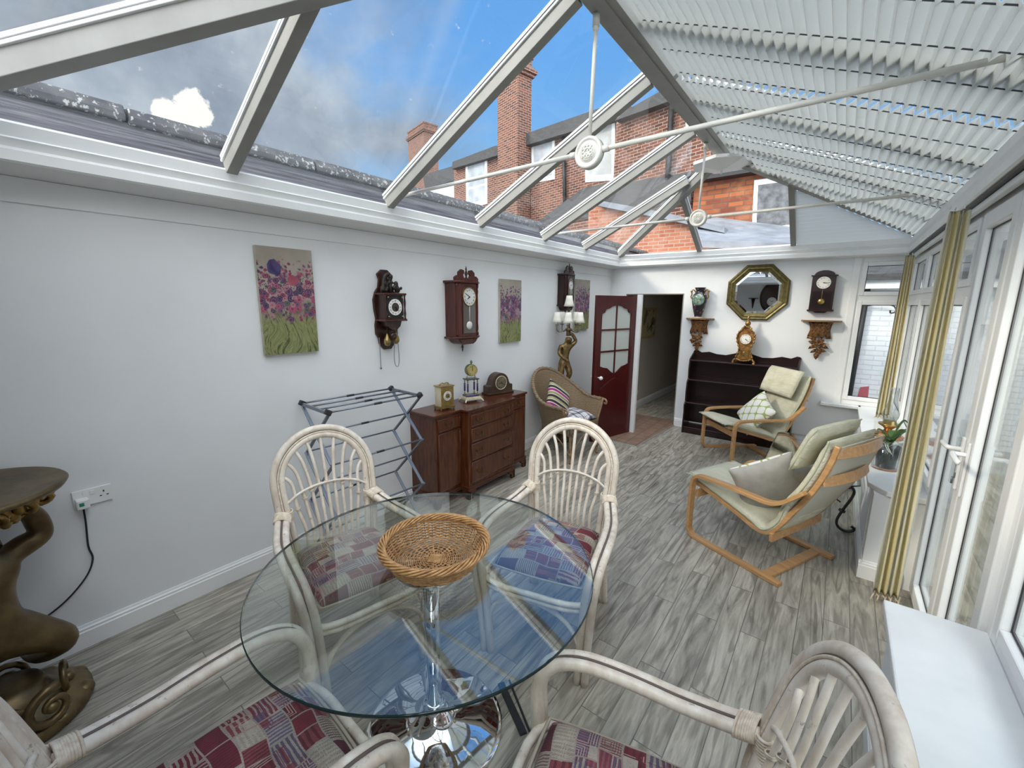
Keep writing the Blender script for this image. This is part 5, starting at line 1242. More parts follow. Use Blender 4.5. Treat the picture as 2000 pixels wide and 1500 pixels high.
# rococo clock on the bookcase
t = thing('rococo_clock', 'ornate carved gilt clock standing on top of the bookcase', 'clock', (-.965, YF-.125, 1.041))
boul = mat('tortoise_gilt', mottled((.16, .05, .015), (.42, .22, .07), 26), rough=.3, metal=.3)
half = [(.10, .05), (.088, .09), (.072, .14), (.064, .19), (.072, .235), (.090, .285), (.098, .33), (.094, .375), (.075, .415), (.055, .435), (.048, .46), (.025, .485)]
m = MB(); m.prism([(-x, z) for x, z in half[::-1]]+half, -.05, .045); m.build('case', boul, t, bevel=.012)
m = MB(); random.seed(11)
for s_ in (-1, 1):
    m.tube(spline([(s_*x*1.03, -.05, z) for x, z in half], 4), .0085, 8)
    for x, z in half: m.ball((s_*x*1.06, -.052, z), .011+random.random()*.005, 6)
    m.tube(spline([(s_*.085, -.03, .06), (s_*.11, -.045, .045), (s_*.125, -.05, .02), (s_*.115, -.055, .006), (s_*.135, -.06, .008)], 4), [.014]*17, 8)
for k in range(9): m.ball((-.08+.02*k, -.055, .055-.018*math.sin(k*PI/8)), .013, 6)
for k in range(7): m.ball((.05*math.cos(PI*k/6), -.052, .448+.028*math.sin(PI*k/6)), .012, 6)
m.build('gilt_mounts', gold, t)
m = MB(); 
for x in (-.055, .055): m.tube(spline([(x*1.4, .03, .05), (x*1.8, .035, .02), (x*1.9, .04, .004)], 3), .009, 6)
m.build('rear_foot', gold, t)
m = MB(); m.lathe([(.030, .475), (.022, .495), (.034, .515), (.030, .54), (.014, .55), (.010, .565), (.016, .58), (.013, .60), (.004, .625)], n=12); m.build('finial', gold, t)
m = MB(); m.box(-.048, .048, -.056, -.050, .085, .185); m.ball((0, -.056, .135), .020, 8, (1, .3, 1.3)); m.build('pendulum_panel', gold, t)
dial(t, (0, -.058, .322), .064, dial_white, (4, 22), True, gold)

# ================================================================== FAR WALL THINGS
t = thing('octagonal_mirror', 'gilt framed octagonal mirror on the far wall', 'mirror', (-.915, YF-.002, 1.957))
def octo(r): return [(r*math.cos(PI/8+k*PI/4)/math.cos(PI/8), r*math.sin(PI/8+k*PI/4)/math.cos(PI/8)) for k in range(8)]
m = MB(); prof_ = [(.352, 0), (.352, -.028), (.335, -.040), (.318, -.032), (.300, -.036), (.285, -.024), (.262, -.018), (.262, 0)]
V = [(x, y, z) for r, y in prof_ for x, z in octo(r)]; k_ = len(prof_)
m.add(V, [(i*8+j, i*8+(j+1) % 8, ((i+1) % k_)*8+(j+1) % 8, ((i+1) % k_)*8+j) for i in range(k_) for j in range(8)]); m.build('frame', mat('green_gilt', mottled((.085, .068, .02), (.17, .135, .045), 25), rough=.42, metal=.5), t, bevel=.002)
m = MB(); a_, b_ = octo(.263), octo(.235); m.add([(x, -.012, z) for x, z in a_]+[(x, -.018, z) for x, z in b_], [(i, (i+1) % 8, 8+(i+1) % 8, 8+i) for i in range(8)]); m.build('bevelled_edge', mirror_m, t)
m = MB(); m.prism(octo(.236), -.018, -.010); m.build('mirror_glass', mirror_m, t)

def wallclock(t, w_, d_, z0, z1, wood_, arch=False):
    pass
t = thing('pendulum_wall_clock', 'dark arched wall clock with brass pendulum, right of the octagonal mirror', 'clock', (-.225, YF-.002, 1.73))
m = MB(); m.prism([(-.115, .02), (.115, .02), (.115, .42), (-.115, .42)], -.085, 0); m.build('case', clock_dark, t, bevel=.003)
m = MB(); m.box(-.13, .13, -.095, 0, 0, .022); m.prism([(-.07, 0), (.07, 0), (.05, -.018), (-.05, -.018)], -.07, 0); m.build('base_moulding', clock_dark, t, bevel=.004)
m = MB(); m.box(-.13, .13, -.095, 0, .412, .424); m.prism([(-.115, .424)]+[(-.10*math.cos(a), .424+.055*math.sin(a)) for a in [PI*k/12 for k in range(13)]]+[(.115, .424)], -.085, -.005); m.build('arched_top', clock_dark, t, bevel=.003)
m = MB(); m.box(-.095, .095, -.088, -.084, .04, .235); m.build('pendulum_window', mat('dark_window', col=(.018, .010, .010), rough=.12), t)
m = MB(); m.tube([(0, -.093, .25), (0, -.093, .125)], .003, 6); m.T = Matrix.Translation((0, -.095, .115)) @ FRONT; m.lathe([(.036, -.003), (.036, 0), (.02, .006), (1e-4, .008)], n=24); m.build('pendulum', brass, t)
dial(t, (0, -.090, .335), .070, dial_white, (3, 16), True, None, None)

def carved_bracket(label, x, ztop, wv, hgt, grp=None):
    t = thing('carved_wall_bracket', label, 'wall bracket', (x, YF-.002, ztop), group=grp)
    m = MB(); m.prism([(-wv/2, 0), (-wv/2+.03, -.10), (-wv*.28, -.15), (0, -.165), (wv*.28, -.15), (wv/2-.03, -.10), (wv/2, 0)], -.018, 0, 'z'); m.build('shelf', mat('bracket_shelf', wood((.14, .07, .025), (.30, .17, .07), 0), rough=.4), t, bevel=.004)
    m = MB(); random.seed(int(abs(x)*100))
    # pleated, bell-shaped drapery, then a mass of leaves, then a pendant leaf
    V = []; F = []; n = 28; rows = [(-.018, .125, .09), (-.06, .105, .085), (-.12, .098, .075), (-.17, .108, .07), (-.205, .118, .06)]
    for z, hw_, dd in rows:
        for i in range(n+1):
            a = PI*i/n; r = 1+.07*math.sin(i*2.6)*(1 if z < -.03 else .3); V.append((-hw_*math.cos(a)*r, -dd*math.sin(a)*r, z-.02*math.sin(i*1.25)*(z < -.15)))
    for j in range(len(rows)-1):
        for i in range(n): a = j*(n+1)+i; F.append((a, a+1, a+n+2, a+n+1))
    m.add(V, F, True); o = m.build('carved_drapery', carved, t); d = o.modifiers.new('thick', 'SOLIDIFY'); d.thickness = .012
    m = MB()
    def leafb(c, ang, L_, w__):
        dx, dz = math.sin(ang), -math.cos(ang); c = Vector(c); P = [c, c+Vector((dx*L_*.35+dz*w__, -.018, dz*L_*.35-dx*w__)), c+Vector((dx*L_*.7+dz*w__*.7, -.022, dz*L_*.7-dx*w__*.7)), c+Vector((dx*L_, -.004, dz*L_)), c+Vector((dx*L_*.7-dz*w__*.7, -.022, dz*L_*.7+dx*w__*.7)), c+Vector((dx*L_*.35-dz*w__, -.018, dz*L_*.35+dx*w__)), c+Vector((dx*L_*.5, -.034, dz*L_*.5)), c+Vector((dx*L_*.5, .01, dz*L_*.5))]
        m.add(P, [(0, 1, 6), (1, 2, 6), (2, 3, 6), (3, 4, 6), (4, 5, 6), (5, 0, 6), (1, 0, 7), (2, 1, 7), (3, 2, 7), (4, 3, 7), (5, 4, 7), (0, 5, 7)])
    for k in range(11): leafb((random.uniform(-.03, .03), -.045, -.22-random.random()*.10), random.uniform(-2.0, 2.0), .075+.03*random.random(), .024)
    for k in range(7): leafb((random.uniform(-.025, .025), -.035, -.33-random.random()*.04), random.uniform(-1.4, 1.4), .06+.03*random.random(), .02)
    leafb((0, -.03, -hgt+.09), 0, .10, .03)
    for k in range(9): m.ball((random.uniform(-.05, .05), -.06, random.uniform(-.33, -.20)), .016, 6)
    m.build('carved_leaves', carved, t)
    return t
carved_bracket('carved gilt wall bracket under the dark vase, left of the mirror', -1.59, 1.615, .38, .46, 'carved wall brackets')
carved_bracket('empty carved gilt wall bracket below the dark pendulum clock', -.20, 1.625, .41, .47, 'carved wall brackets')
t = thing('vase', 'dark floral oriental vase with gilt handles on the carved bracket', 'vase', (-1.60, YF-.085, 1.616))
def vasef(g, b):
    o = oc(g); v1 = g.voro(o, 26, 'Distance'); x, y, z = g.sep(o)
    c = g.mix(g.ss(v1, .30, .22), (.018, .014, .022), g.ramp(g.sep(g.voro(o, 26, 'Color'))[0], [(0, (.20, .03, .05)), (.5, (.10, .16, .10)), (.8, (.50, .40, .22))], 'CONSTANT'))
    cen = g.vmath('DISTANCE', o, (0, -.06, .25)); c = g.mix(g.ss(cen, .085, .075), c, g.ramp(g.noise(o, 30, 4), [(.35, (.03, .10, .10)), (.5, (.16, .28, .20)), (.65, (.55, .50, .40))]))
    g.l(c, b.inputs['Base Color'])
m = MB(); m.lathe([(.060, .0), (.062, .012), (.048, .022), (.052, .04), (.075, .12), (.095, .22), (.100, .27), (.085, .315), (.058, .345), (.050, .37), (.068, .405), (.074, .415), (.064, .412), (.045, .37), (1e-3, .36)], n=32); m.build('body', mat('oriental_glaze', vasef, rough=.12), t)
for s_ in (-1, 1):
    m = MB(); m.tube(spline([(s_*.055, 0, .35), (s_*.085, 0, .385), (s_*.110, 0, .37), (s_*.105, 0, .325), (s_*.115, 0, .29), (s_*.098, 0, .26)], 4), .009, 8); m.ball((s_*.112, 0, .365), .016, 6); m.build('handle', gold, t)
m = MB(); m.lathe([(.066, 0), (.068, .010), (.056, .016)], n=32); m.build('foot_ring', mat('cream_foot', col=(.62, .50, .38), rough=.4), t)

# ================================================================== LEFT WALL THINGS
for (y0, y1, z0, z1, sd, mg, lb) in ((1.198, 1.556, 1.455, 2.143, 1.3, 1, 'wide canvas of crimson and purple meadow flowers, nearest the camera on the left wall'),
        (3.61, 3.985, 1.370, 2.055, 4.7, 0, 'canvas of purple meadow flowers between the two pendulum wall clocks'),
        (5.24, 5.65, 1.440, 2.130, 8.2, 0, 'canvas of purple meadow flowers behind the candelabra lamp, beside the red door')):
    t = thing('canvas_painting', lb, 'painting', (XW+.002, (y0+y1)/2, z0), LW, 'flower canvases on the left wall')
    hw_ = (y1-y0)/2; m = MB(); m.box(-hw_, hw_, -.028, 0, 0, z1-z0); m.build('stretcher', mat('canvas_edge_%d' % sd, mottled((.30, .33, .22), (.52, .48, .40), 9), rough=.9), t, bevel=.002)
    m = MB(); m.add([(-hw_, -.0295, 0), (hw_, -.0295, 0), (hw_, -.0295, z1-z0), (-hw_, -.0295, z1-z0), (-hw_, -.028, 0), (hw_, -.028, 0), (hw_, -.028, z1-z0), (-hw_, -.028, z1-z0)], [(0, 1, 2, 3), (7, 6, 5, 4), (0, 4, 5, 1), (1, 5, 6, 2), (2, 6, 7, 3), (3, 7, 4, 0)]); m.build('painted_front', mat('flowers_%d' % sd, painting(sd, mg), rough=.8), t)

# dutch style clock with weights
t = thing('weight_driven_wall_clock', 'carved dark wall clock with two brass pear weights on chains', 'clock', (XW+.002, 2.150, 1.42), LW)
half = [(.035, 0), (.075, .045), (.082, .09), (.105, .13), (.108, .20), (.098, .25), (.110, .32), (.115, .40), (.095, .46), (.065, .50), (.055, .56), (.070, .60), (.030, .635)]
m = MB(); m.prism([(-x, z) for x, z in half[::-1]]+half, -.022, 0); m.build('backboard', clock_wood, t, bevel=.005)
m = MB(); m.box(-.085, .085, -.135, -.02, .245, .44); m.build('case', clock_wood, t, bevel=.003)
m = MB(); m.box(-.105, .105, -.155, -.01, .437, .452); m.box(-.105, .105, -.155, -.01, .232, .247); m.build('shelf_moulding', clock_red, t, bevel=.004)
m = MB(); m.box(-.078, .078, -.140, -.134, .255, .43); f_ = m.build('dial_plate', mat('black_velvet', col=(.012, .012, .012), rough=.7), t)
m = MB(); [m.ball((sx*.066, -.145, z), .008, 6) for sx in (-1, 1) for z in (.268, .418)]; m.build('corner_boss', brass, f_)
dial(t, (0, -.141, .342), .064, dial_white, (5, 23), True, None, mat('dark_bronze', col=(.07, .06, .045), rough=.4, metal=.5))
for sx in (-1, 1):
    m = MB(); m.lathe([(.010, .247), (.006, .26), (.010, .29), (.006, .33), (.010, .38), (.006, .42), (.010, .437)], (sx*.092, -.142, 0), 10); m.build('turned_column', clock_wood, t)
m = MB(); random.seed(2)
m.tube(spline([(-.085, -.09, .455), (-.07, -.09, .50), (-.05, -.09, .58), (0, -.085, .60)], 4), .014, 8)
for k in range(26):
    x = random.uniform(-.09, .09); h_ = .47+max(0, .13-abs(x)*1.3)*random.random(); m.ball((x, -.09+random.uniform(-.03, .03), h_), random.uniform(.010, .019), 6, (1, .8, 1.2))
m.ball((.0, -.09, .56), .017, 8); m.tube([(0, -.09, .455), (0, -.09, .555)], [.018, .012], 8); m.tube([(-.01, -.09, .54), (-.05, -.10, .50)], .006, 6); m.tube([(.01, -.09, .54), (.05, -.10, .52)], .006, 6)
m.tube([(.055, -.09, .455), (.055, -.09, .52)], [.014, .007], 8); m.tube([(-.055, -.09, .455), (-.055, -.09, .52)], [.014, .007], 8)
m.build('carved_figures', mat('dark_cast_metal', col=(.035, .028, .022), rough=.4, metal=.4), t)
m = MB(); m.prism([(-.075, .232), (.075, .232), (.06, .19), (.03, .165), (0, .155), (-.03, .165), (-.06, .19)], -.12, -.02); m.ball((0, -.10, .11), .030, 10, (1, .6, 1.1)); m.tube(spline([(0, -.10, .14), (0, -.12, .16), (0, -.10, .2)], 4), .008, 6); m.build('carved_apron', clock_wood, t, bevel=.003)
wz = mat('weight_brass', mottled((.22, .15, .05), (.40, .29, .12), 20), rough=.3, metal=.8)
for x, z in ((-.042, .075), (.042, .085)):
    m = MB(); m.lathe([(.002, -.042), (.016, -.038), (.026, -.022), (.029, -.006), (.026, .012), (.015, .034), (.007, .052), (.003, .062)], (x, -.075, z), 18); m.tube([(x, -.075, z+.06), (x, -.075, .235)], .002, 5); m.build('pear_weight', wz, t)
m = MB(); m.tube(spline([(.03, -.075, .235), (.022, -.075, .02), (.018, -.075, -.08), (.030, -.075, -.135), (.055, -.075, -.14), (.066, -.075, -.08), (.062, -.075, .04), (.056, -.075, .235)], 5), .0028, 6); m.build('chain', gun, t)
m = MB(); m.tube([(-.085, -.03, .10), (-.083, -.03, -.14)], .0028, 6); m.ball((-.083, -.03, -.148), .009, 6); m.build('pull_chain', gun, t)

# vienna regulator and its smaller dark cousin
def vienna(label, y, z0, w_, d_, h_, wood_, dialR, hands, grp=None):
    t = thing('pendulum_wall_clock', label, 'clock', (XW+.002, y, z0), LW, grp)
    hw_ = w_/2
    m = MB(); m.prism([(-hw_, 0), (hw_, 0), (hw_, -d_*.72), (hw_*.62, -d_), (-hw_*.62, -d_), (-hw_, -d_*.72)], .03, h_, 'z'); m.build('case', wood_, t, bevel=.003)
    m = MB(); m.prism([(-hw_*1.14, 0), (hw_*1.14, 0), (hw_*1.14, -d_*.80), (hw_*.72, -d_*1.10), (-hw_*.72, -d_*1.10), (-hw_*1.14, -d_*.80)], h_, h_+.022, 'z'); m.prism([(-hw_*1.14, 0), (hw_*1.14, 0), (hw_*1.14, -d_*.80), (hw_*.72, -d_*1.10), (-hw_*.72, -d_*1.10), (-hw_*1.14, -d_*.80)], .012, .032, 'z'); m.build('cornice', wood_, t, bevel=.005)
    m = MB(); k = hw_
    for s_ in (-1, 1): m.prism([(s_*k*.98, h_+.022), (s_*k*.98, h_+.05), (s_*k*.80, h_+.07), (s_*k*.78, h_+.045), (s_*k*.68, h_+.055), (s_*k*.66, h_+.10), (s_*k*.45, h_+.125), (s_*k*.22, h_+.118), (s_*k*.20, h_+.09), (s_*k*.30, h_+.075), (s_*k*.22, h_+.05), (0, h_+.045), (0, h_+.022)], -d_*.85, -d_*.70)
    m.build('pediment', wood_, t, bevel=.003)
    m = MB(); m.lathe([(.013, h_+.045), (.007, h_+.06), (.015, h_+.085), (.013, h_+.10), (.006, h_+.115), (.009, h_+.125), (.003, h_+.155)], (0, -d_*.78, 0), 12); m.build('finial', clock_wood, t)
    m = MB(); m.prism([(-hw_*.85, .012), (hw_*.85, .012), (hw_*.6, -.03), (hw_*.4, -.045), (-hw_*.4, -.045), (-hw_*.6, -.03)], -d_*.95, 0); m.build('base_bowl', wood_, t, bevel=.006)
    m = MB(); m.lathe([(.016, -.045), (.006, -.06), (.013, -.078), (.006, -.09), (.008, -.10), (.002, -.125)], (0, -d_*.4, 0), 10); m.build('drop_finial', clock_wood, t)
    m = MB(); gw = hw_*.54; m.prism([(-gw, .06), (gw, .06)]+[(gw*math.cos(a), h_-.10+.075*math.sin(a)) for a in [PI*i/12 for i in range(13)]], -d_-.003, -d_+.001); m.build('glazed_door', mat('clock_glass_dark', col=(.09, .075, .06), rough=.08), t)
    m = MB(); m.tube([(gw, -d_-.002, .06)]+[(gw*math.cos(a), -d_-.002, h_-.10+.075*math.sin(a)) for a in [PI*i/12 for i in range(13)]]+[(-gw, -d_-.002, .06)], .005, 6, closed=True); m.build('door_beading', wood_, t)
    for s_ in (-1, 1):
        m = MB(); m.lathe([(.012, .035), (.012, .06), (.006, .07), (.010, .10), (.007, .16), (.009, h_*.5), (.006, h_-.10), (.010, h_-.07), (.006, h_-.05), (.012, h_-.03), (.012, h_)], (s_*hw_*.86, -d_*.86, 0), 10); m.build('turned_column', wood_, t)
    m = MB(); m.tube([(0, -d_-.006, h_*.6), (0, -d_-.006, h_*.28)], .003, 6); m.T = Matrix.Translation((-.002, -d_-.007, h_*.255)) @ FRONT; m.lathe([(.040, -.003), (.040, 0), (.02, .005), (1e-4, .006)], n=24); m.build('pendulum', dial_silver, t)
    dial(t, (0, -d_-.006, h_-.125), dialR, dial_silver, hands, True, brass if dialR > .06 else None)
    return t
vienna('reddish carved pediment clock with glazed door and pendulum, above the sideboard', 2.985, 1.455, .325, .155, .525, clock_red, .080, (7, 50))
vienna('small dark pediment wall clock behind the candelabra lamp', 4.94, 1.755, .25, .12, .40, clock_dark, .050, (10, 10))

# double socket, plug and cable
t = thing('double_socket', 'white double wall socket near the gilt pedestal', 'socket', (XW+.002, .305, .808), LW)
m = MB(); m.box(-.073, .073, -.010, 0, -.043, .043); m.build('face_plate', whitep, t, bevel=.003)
for x in (-.026, .0): 
    m = MB(); m.box(x-.008, x+.008, -.014, -.010, .012, .032); m.build('switch', whitep, t, bevel=.001)
m = MB()
for dx, dz, w__, h__ in ((.043, .014, .006, .010), (.030, -.008, .009, .005), (.056, -.008, .009, .005)): m.box(dx-w__/2, dx+w__/2, -.0108, -.0098, dz-h__/2, dz+h__/2)
m.build('socket_holes', blackp, t)
t = thing('plug', 'white plug with a green mark in the left half of the double socket', 'plug', (XW+.012, .262, .79), LW)
m = MB(); m.box(-.024, .024, -.045, 0, -.026, .024); m.build('plug_body', whitep, t, bevel=.006)
m = MB(); m.box(-.014, .004, -.0462, -.044, -.008, .010); m.build('green_mark', mat('green_print', col=(.03, .25, .13), rough=.5), t)
t = thing('power_cable', 'thin black power cable hanging from the wall plug', 'cable', (0, 0, 0))
m = MB(); m.tube(spline([(-2.93, .262, .765), (-2.945, .262, .68), (-2.95, .255, .55), (-2.952, .262, .47), (-2.95, .22, .38), (-2.95, .12, .285), (-2.95, -.02, .22), (-2.93, -.15, .18)], 5), .0045, 6); m.build('cable_run', blackp, t)

# candelabra figure lamp in the corner
t = thing('figure_floor_lamp', 'gilt nude figure lamp holding a candelabra of cream shades, behind the wicker armchair', 'floor lamp', (-2.785, 4.735, 0), facing(.8, -.6))
m = MB(); m.lathe([(.10, 0), (.11, .02), (.09, .04), (.07, .06), (.06, .30), (.075, .50), (.06, .56), (.085, .66), (.10, .70), (.10, .73), (1e-3, .735)], n=24); m.build('pedestal', bronze, t)
S = .66; B0 = .735
def fg(x, y, z, r, k=1): return (x*S*1.15, y*S, B0+z*S, r*S*1.22)
body = [
 [fg(0, 0, .50, .085), fg(.01, 0, .60, .070), fg(.02, 0, .72, .092), fg(.035, -.01, .81, .075), fg(.045, -.01, .86, .040), fg(.06, -.03, .92, .066), fg(.065, -.035, .98, .056)],
 [fg(0, 0, .50, .085), fg(-.055, .0, .44, .072), fg(-.06, -.03, .26, .050), fg(-.055, .01, .12, .038), fg(-.055, .03, .02, .028), fg(-.055, -.04, 0, .022)],
 [fg(0, 0, .50, .085), fg(.055, .0, .44, .070), fg(.085, -.07, .27, .050), fg(.06, -.01, .13, .037), fg(.055, .03, .02, .028), fg(.06, -.04, 0, .022)],
 [fg(.035, -.01, .81, .075), fg(.12, 0, .81, .045), fg(.20, -.02, .90, .034), fg(.13, -.03, 1.02, .028), fg(.07, -.03, 1.06, .026)],
 [fg(.035, -.01, .81, .075), fg(-.07, 0, .80, .045), fg(-.11, -.03, .66, .034), fg(-.03, -.10, .56, .028), fg(.04, -.11, .52, .026)]]
skin('nude_figure', mat('gilt_bronze', mottled((.085, .05, .02), (.30, .20, .085), 18), rough=.34, metal=.7), t, body)
m = MB(); m.tube([(.04, -.015, B0+.66), (.04, -.01, 1.52), (.04, -.01, 1.74)], [.030, .020, .012], 10); m.lathe([(.01, 1.44), (.045, 1.46), (.05, 1.48), (.02, 1.50)], (.04, -.01, 0), 16); m.build('candelabra_stem', MATS['gilt_bronze'], t)
lampb = mat('lamp_bronze', mottled((.14, .11, .07), (.40, .34, .26), 20), rough=.3, metal=.7)
for k in range(5):
    a = 2*PI*k/5+.5; ca_, sa_ = math.cos(a), math.sin(a)
    if k == 4 and False: continue
    P = [(.04+r*ca_, -.01+r*sa_, z) for r, z in ((.01, 1.49), (.06, 1.465), (.11, 1.445), (.148, 1.47), (.15, 1.53))]
    m = MB(); m.tube(spline(P, 5), .007, 8); m.lathe([(.024, 1.53), (.026, 1.538), (.012, 1.542)], (.04+.15*ca_, -.01+.15*sa_, 0), 12); A1 = m.build('candle_arm', lampb, t)
    m = MB(); m.lathe([(.009, 1.54), (.009, 1.585)], (.04+.15*ca_, -.01+.15*sa_, 0), 10); m.build('candle_sleeve', dial_white, A1)
    m = MB(); V_ = [(.064, 1.565), (.052, 1.60), (.042, 1.64), (.034, 1.695)]; m.lathe(V_+[(.032, 1.695), (.040, 1.64), (.062, 1.566)], (.04+.15*ca_, -.01+.15*sa_, 0), 20); m.build('shade', mat('cream_shade', col=(.82, .79, .70), rough=.8), A1)
    m = MB(); m.tube([(.04+.155*ca_, -.01+.155*sa_, 1.46), (.04+.155*ca_, -.01+.155*sa_, 1.425)], [.003, .006], 6); m.build('crystal_drop', clear_glass, A1)
m = MB(); m.lathe([(.026, 1.725), (.028, 1.732), (.010, 1.737)], (.04, -.01, 0), 12); m.lathe([(.009, 1.735), (.009, 1.785)], (.04, -.01, 0), 10); A1 = m.build('top_candle', lampb, t)
m = MB(); m.lathe([(.068, 1.765), (.056, 1.80), (.045, 1.845), (.036, 1.90), (.034, 1.90), (.043, 1.845), (.066, 1.766)], (.04, -.01, 0), 20); m.build('shade', MATS['cream_shade'], A1)

# ================================================================== GILT CHERUB PEDESTAL
t = thing('figure_pedestal_table', 'antique gold pedestal table carried by a crouching cherub, cut off at the left edge', 'pedestal', (-2.63, -.10, 0), facing(.9, .35))
ZT = 1.055
m = MB(); m.lathe([(1e-3, ZT-.03), (.27, ZT-.03), (.30, ZT-.024), (.31, ZT-.008), (.302, ZT), (.28, ZT-.003), (1e-3, ZT-.004)], n=56); m.build('round_top', bronze, t)
m = MB(); random.seed(4); m.lathe([(.05, ZT-.17), (.12, ZT-.13), (.19, ZT-.07), (.24, ZT-.03)], n=32)
for k in range(22):
    a = 2*PI*k/22; R = .20
    for q in range(3): m.ball(((R-.03*q+.01)*math.cos(a), (R-.03*q+.01)*math.sin(a), ZT-.055-.033*q), .026-.003*q, 7, (1, 1, 1.4))
for k in range(16):
    a = 2*PI*k/16; m.tube(spline([(.24*math.cos(a), .24*math.sin(a), ZT-.035), (.26*math.cos(a+.06), .26*math.sin(a+.06), ZT-.065), (.225*math.cos(a+.1), .225*math.sin(a+.1), ZT-.09), (.20*math.cos(a), .20*math.sin(a), ZT-.07)], 3), .012, 6)
m.build('foliate_capital', gold, t)
def pg(x, y, z, r): return (x, y, z, r)
cher = [
 [pg(0, .02, .42, .118), pg(0, -.03, .50, .128), pg(0, .0, .575, .098), pg(.0, -.02, .66, .122), pg(0, 0, .75, .085), pg(0, -.015, .80, .045), pg(0, -.03, .865, .085), pg(0, -.035, .91, .07)],
 [pg(0, .02, .42, .125), pg(-.10, -.06, .40, .080), pg(-.18, -.17, .37, .060), pg(-.14, -.06, .24, .050), pg(-.12, .02, .18, .035), pg(-.13, -.08, .165, .030)],
 [pg(0, .02, .42, .125), pg(.10, -.05, .38, .082), pg(.19, -.12, .30, .060), pg(.15, .04, .21, .050), pg(.15, .14, .19, .032), pg(.18, .20, .185, .025)],
 [pg(0, 0, .75, .085), pg(.11, .0, .745, .055), pg(.215, -.01, .78, .050), pg(.20, -.01, .88, .042), pg(.13, -.02, .97, .032)],
 [pg(0, 0, .75, .085), pg(-.11, .0, .745, .055), pg(-.215, -.03, .77, .050), pg(-.205, -.02, .88, .042), pg(-.13, -.02, .97, .032)]]
skin('cherub', bronze, t, cher)
m = MB()
for cx_, rr, z_ in ((.03, .088, .135), (-.13, .06, .11)):
    m.tube([Vector((cx_+rr*(1-q*.040)*math.cos(q*.42+1.2), -.245, z_+rr*(1-q*.040)*math.sin(q*.42+1.2))) for q in range(24)], [.020-.0005*q for q in range(24)], 8); m.ball((cx_, -.245, z_), .024, 8)
m.build('volute', bronze, t)
m = MB(); m.lathe([(.235, 0), (.25, .012), (.248, .04), (.22, .065), (.16, .085), (.13, .12), (.11, .17), (.05, .185)], n=40, sx=1.05)
for k in range(10):
    a = 2*PI*k/10; m.ball((.225*math.cos(a), .215*math.sin(a), .035), .045, 8, (1, 1, .7))
for k in range(4):
    a = PI/4+k*PI/2+.3; c = Vector((.14*math.cos(a), .14*math.sin(a), .11)); u = Vector((-math.sin(a), math.cos(a), 0)); o_ = Vector((math.cos(a), math.sin(a), 0))
    m.tube([c+o_*(.035)+(u*math.cos(q*.5)+Vector((0, 0, 1))*math.sin(q*.5))*(.075-.0036*q) for q in range(19)], .013, 7); m.ball(c+o_*.045, .024, 8)
m.build('scrolled_base', bronze, t)
t = thing('table_lamp', 'dark lamp with a small cream shade on the gilt pedestal, half out of view', 'lamp', (-2.76, -.115, ZT))
m = MB(); m.lathe([(.060, 0), (.062, .008), (.03, .018), (.014, .04), (.012, .22)], n=20); m.tube([(.03+.03*math.cos(q*PI/8), .03*math.sin(q*PI/8)+.02, .10+.0*q) for q in range(17)], .005, 6) ; m.build('stem', iron, t)
m = MB(); m.tube(spline([(.012, 0, .05), (.05, .03, .06), (.065, .045, .10), (.05, .035, .14), (.02, .01, .12)], 4), .006, 6); m.build('scroll', iron, t)
m = MB(); m.lathe([(.075, .245), (.070, .262), (.066, .290), (.064, .290), (.072, .246)], n=28); m.build('shade', MATS['cream_shade'], t)

# ================================================================== SILL THINGS AND CURTAINS
SZ = .636
t = thing('oil_lamp', 'copper and brass oil lamp with a clear glass chimney on the window sill', 'oil lamp', (.405, 4.52, SZ))
copper = mat('copper', mottled((.62, .25, .13), (.75, .36, .22), 14), rough=.2, metal=.9)
m = MB(); m.lathe([(.085, 0), (.088, .006), (.07, .02), (.025, .045), (.022, .07), (.05, .085), (.10, .105), (.105, .125), (.085, .148), (.03, .165)], n=32); m.build('font', copper, t)
m = MB(); m.lathe([(.03, .165), (.025, .18), (.04, .195), (.068, .215), (.070, .225), (.045, .225), (.042, .25), (.02, .25)], n=28); m.build('burner', brass, t)
m = MB(); m.lathe([(.036, .23), (.040, .25), (.052, .285), (.054, .31), (.040, .36), (.029, .42), (.027, .52), (.0255, .52), (.0275, .42), (.0385, .36), (.0525, .31), (.0505, .285), (.0385, .25), (.0345, .23)], n=28); m.build('glass_chimney', clear_glass, t)
t = thing('potted_orchid', 'leafy orchid in a dark pot standing inside a clear glass vase on the sill', 'potted plant', (.375, 3.99, SZ))
m = MB(); m.lathe([(.078, 0), (.080, .004), (.086, .22), (.083, .22), (.077, .008), (1e-3, .007)], n=36); m.build('glass_vase', clear_glass, t)
m = MB(); m.lathe([(.055, .010), (.066, .165), (.070, .17), (.066, .175), (.060, .165), (1e-3, .160)], n=28); m.build('pot', mat('dark_pot', mottled((.015, .03, .025), (.04, .06, .05), 12), rough=.4), t)
leafm = mat('orchid_leaf', mottled((.035, .09, .025), (.10, .19, .045), 12), rough=.4)
random.seed(9)
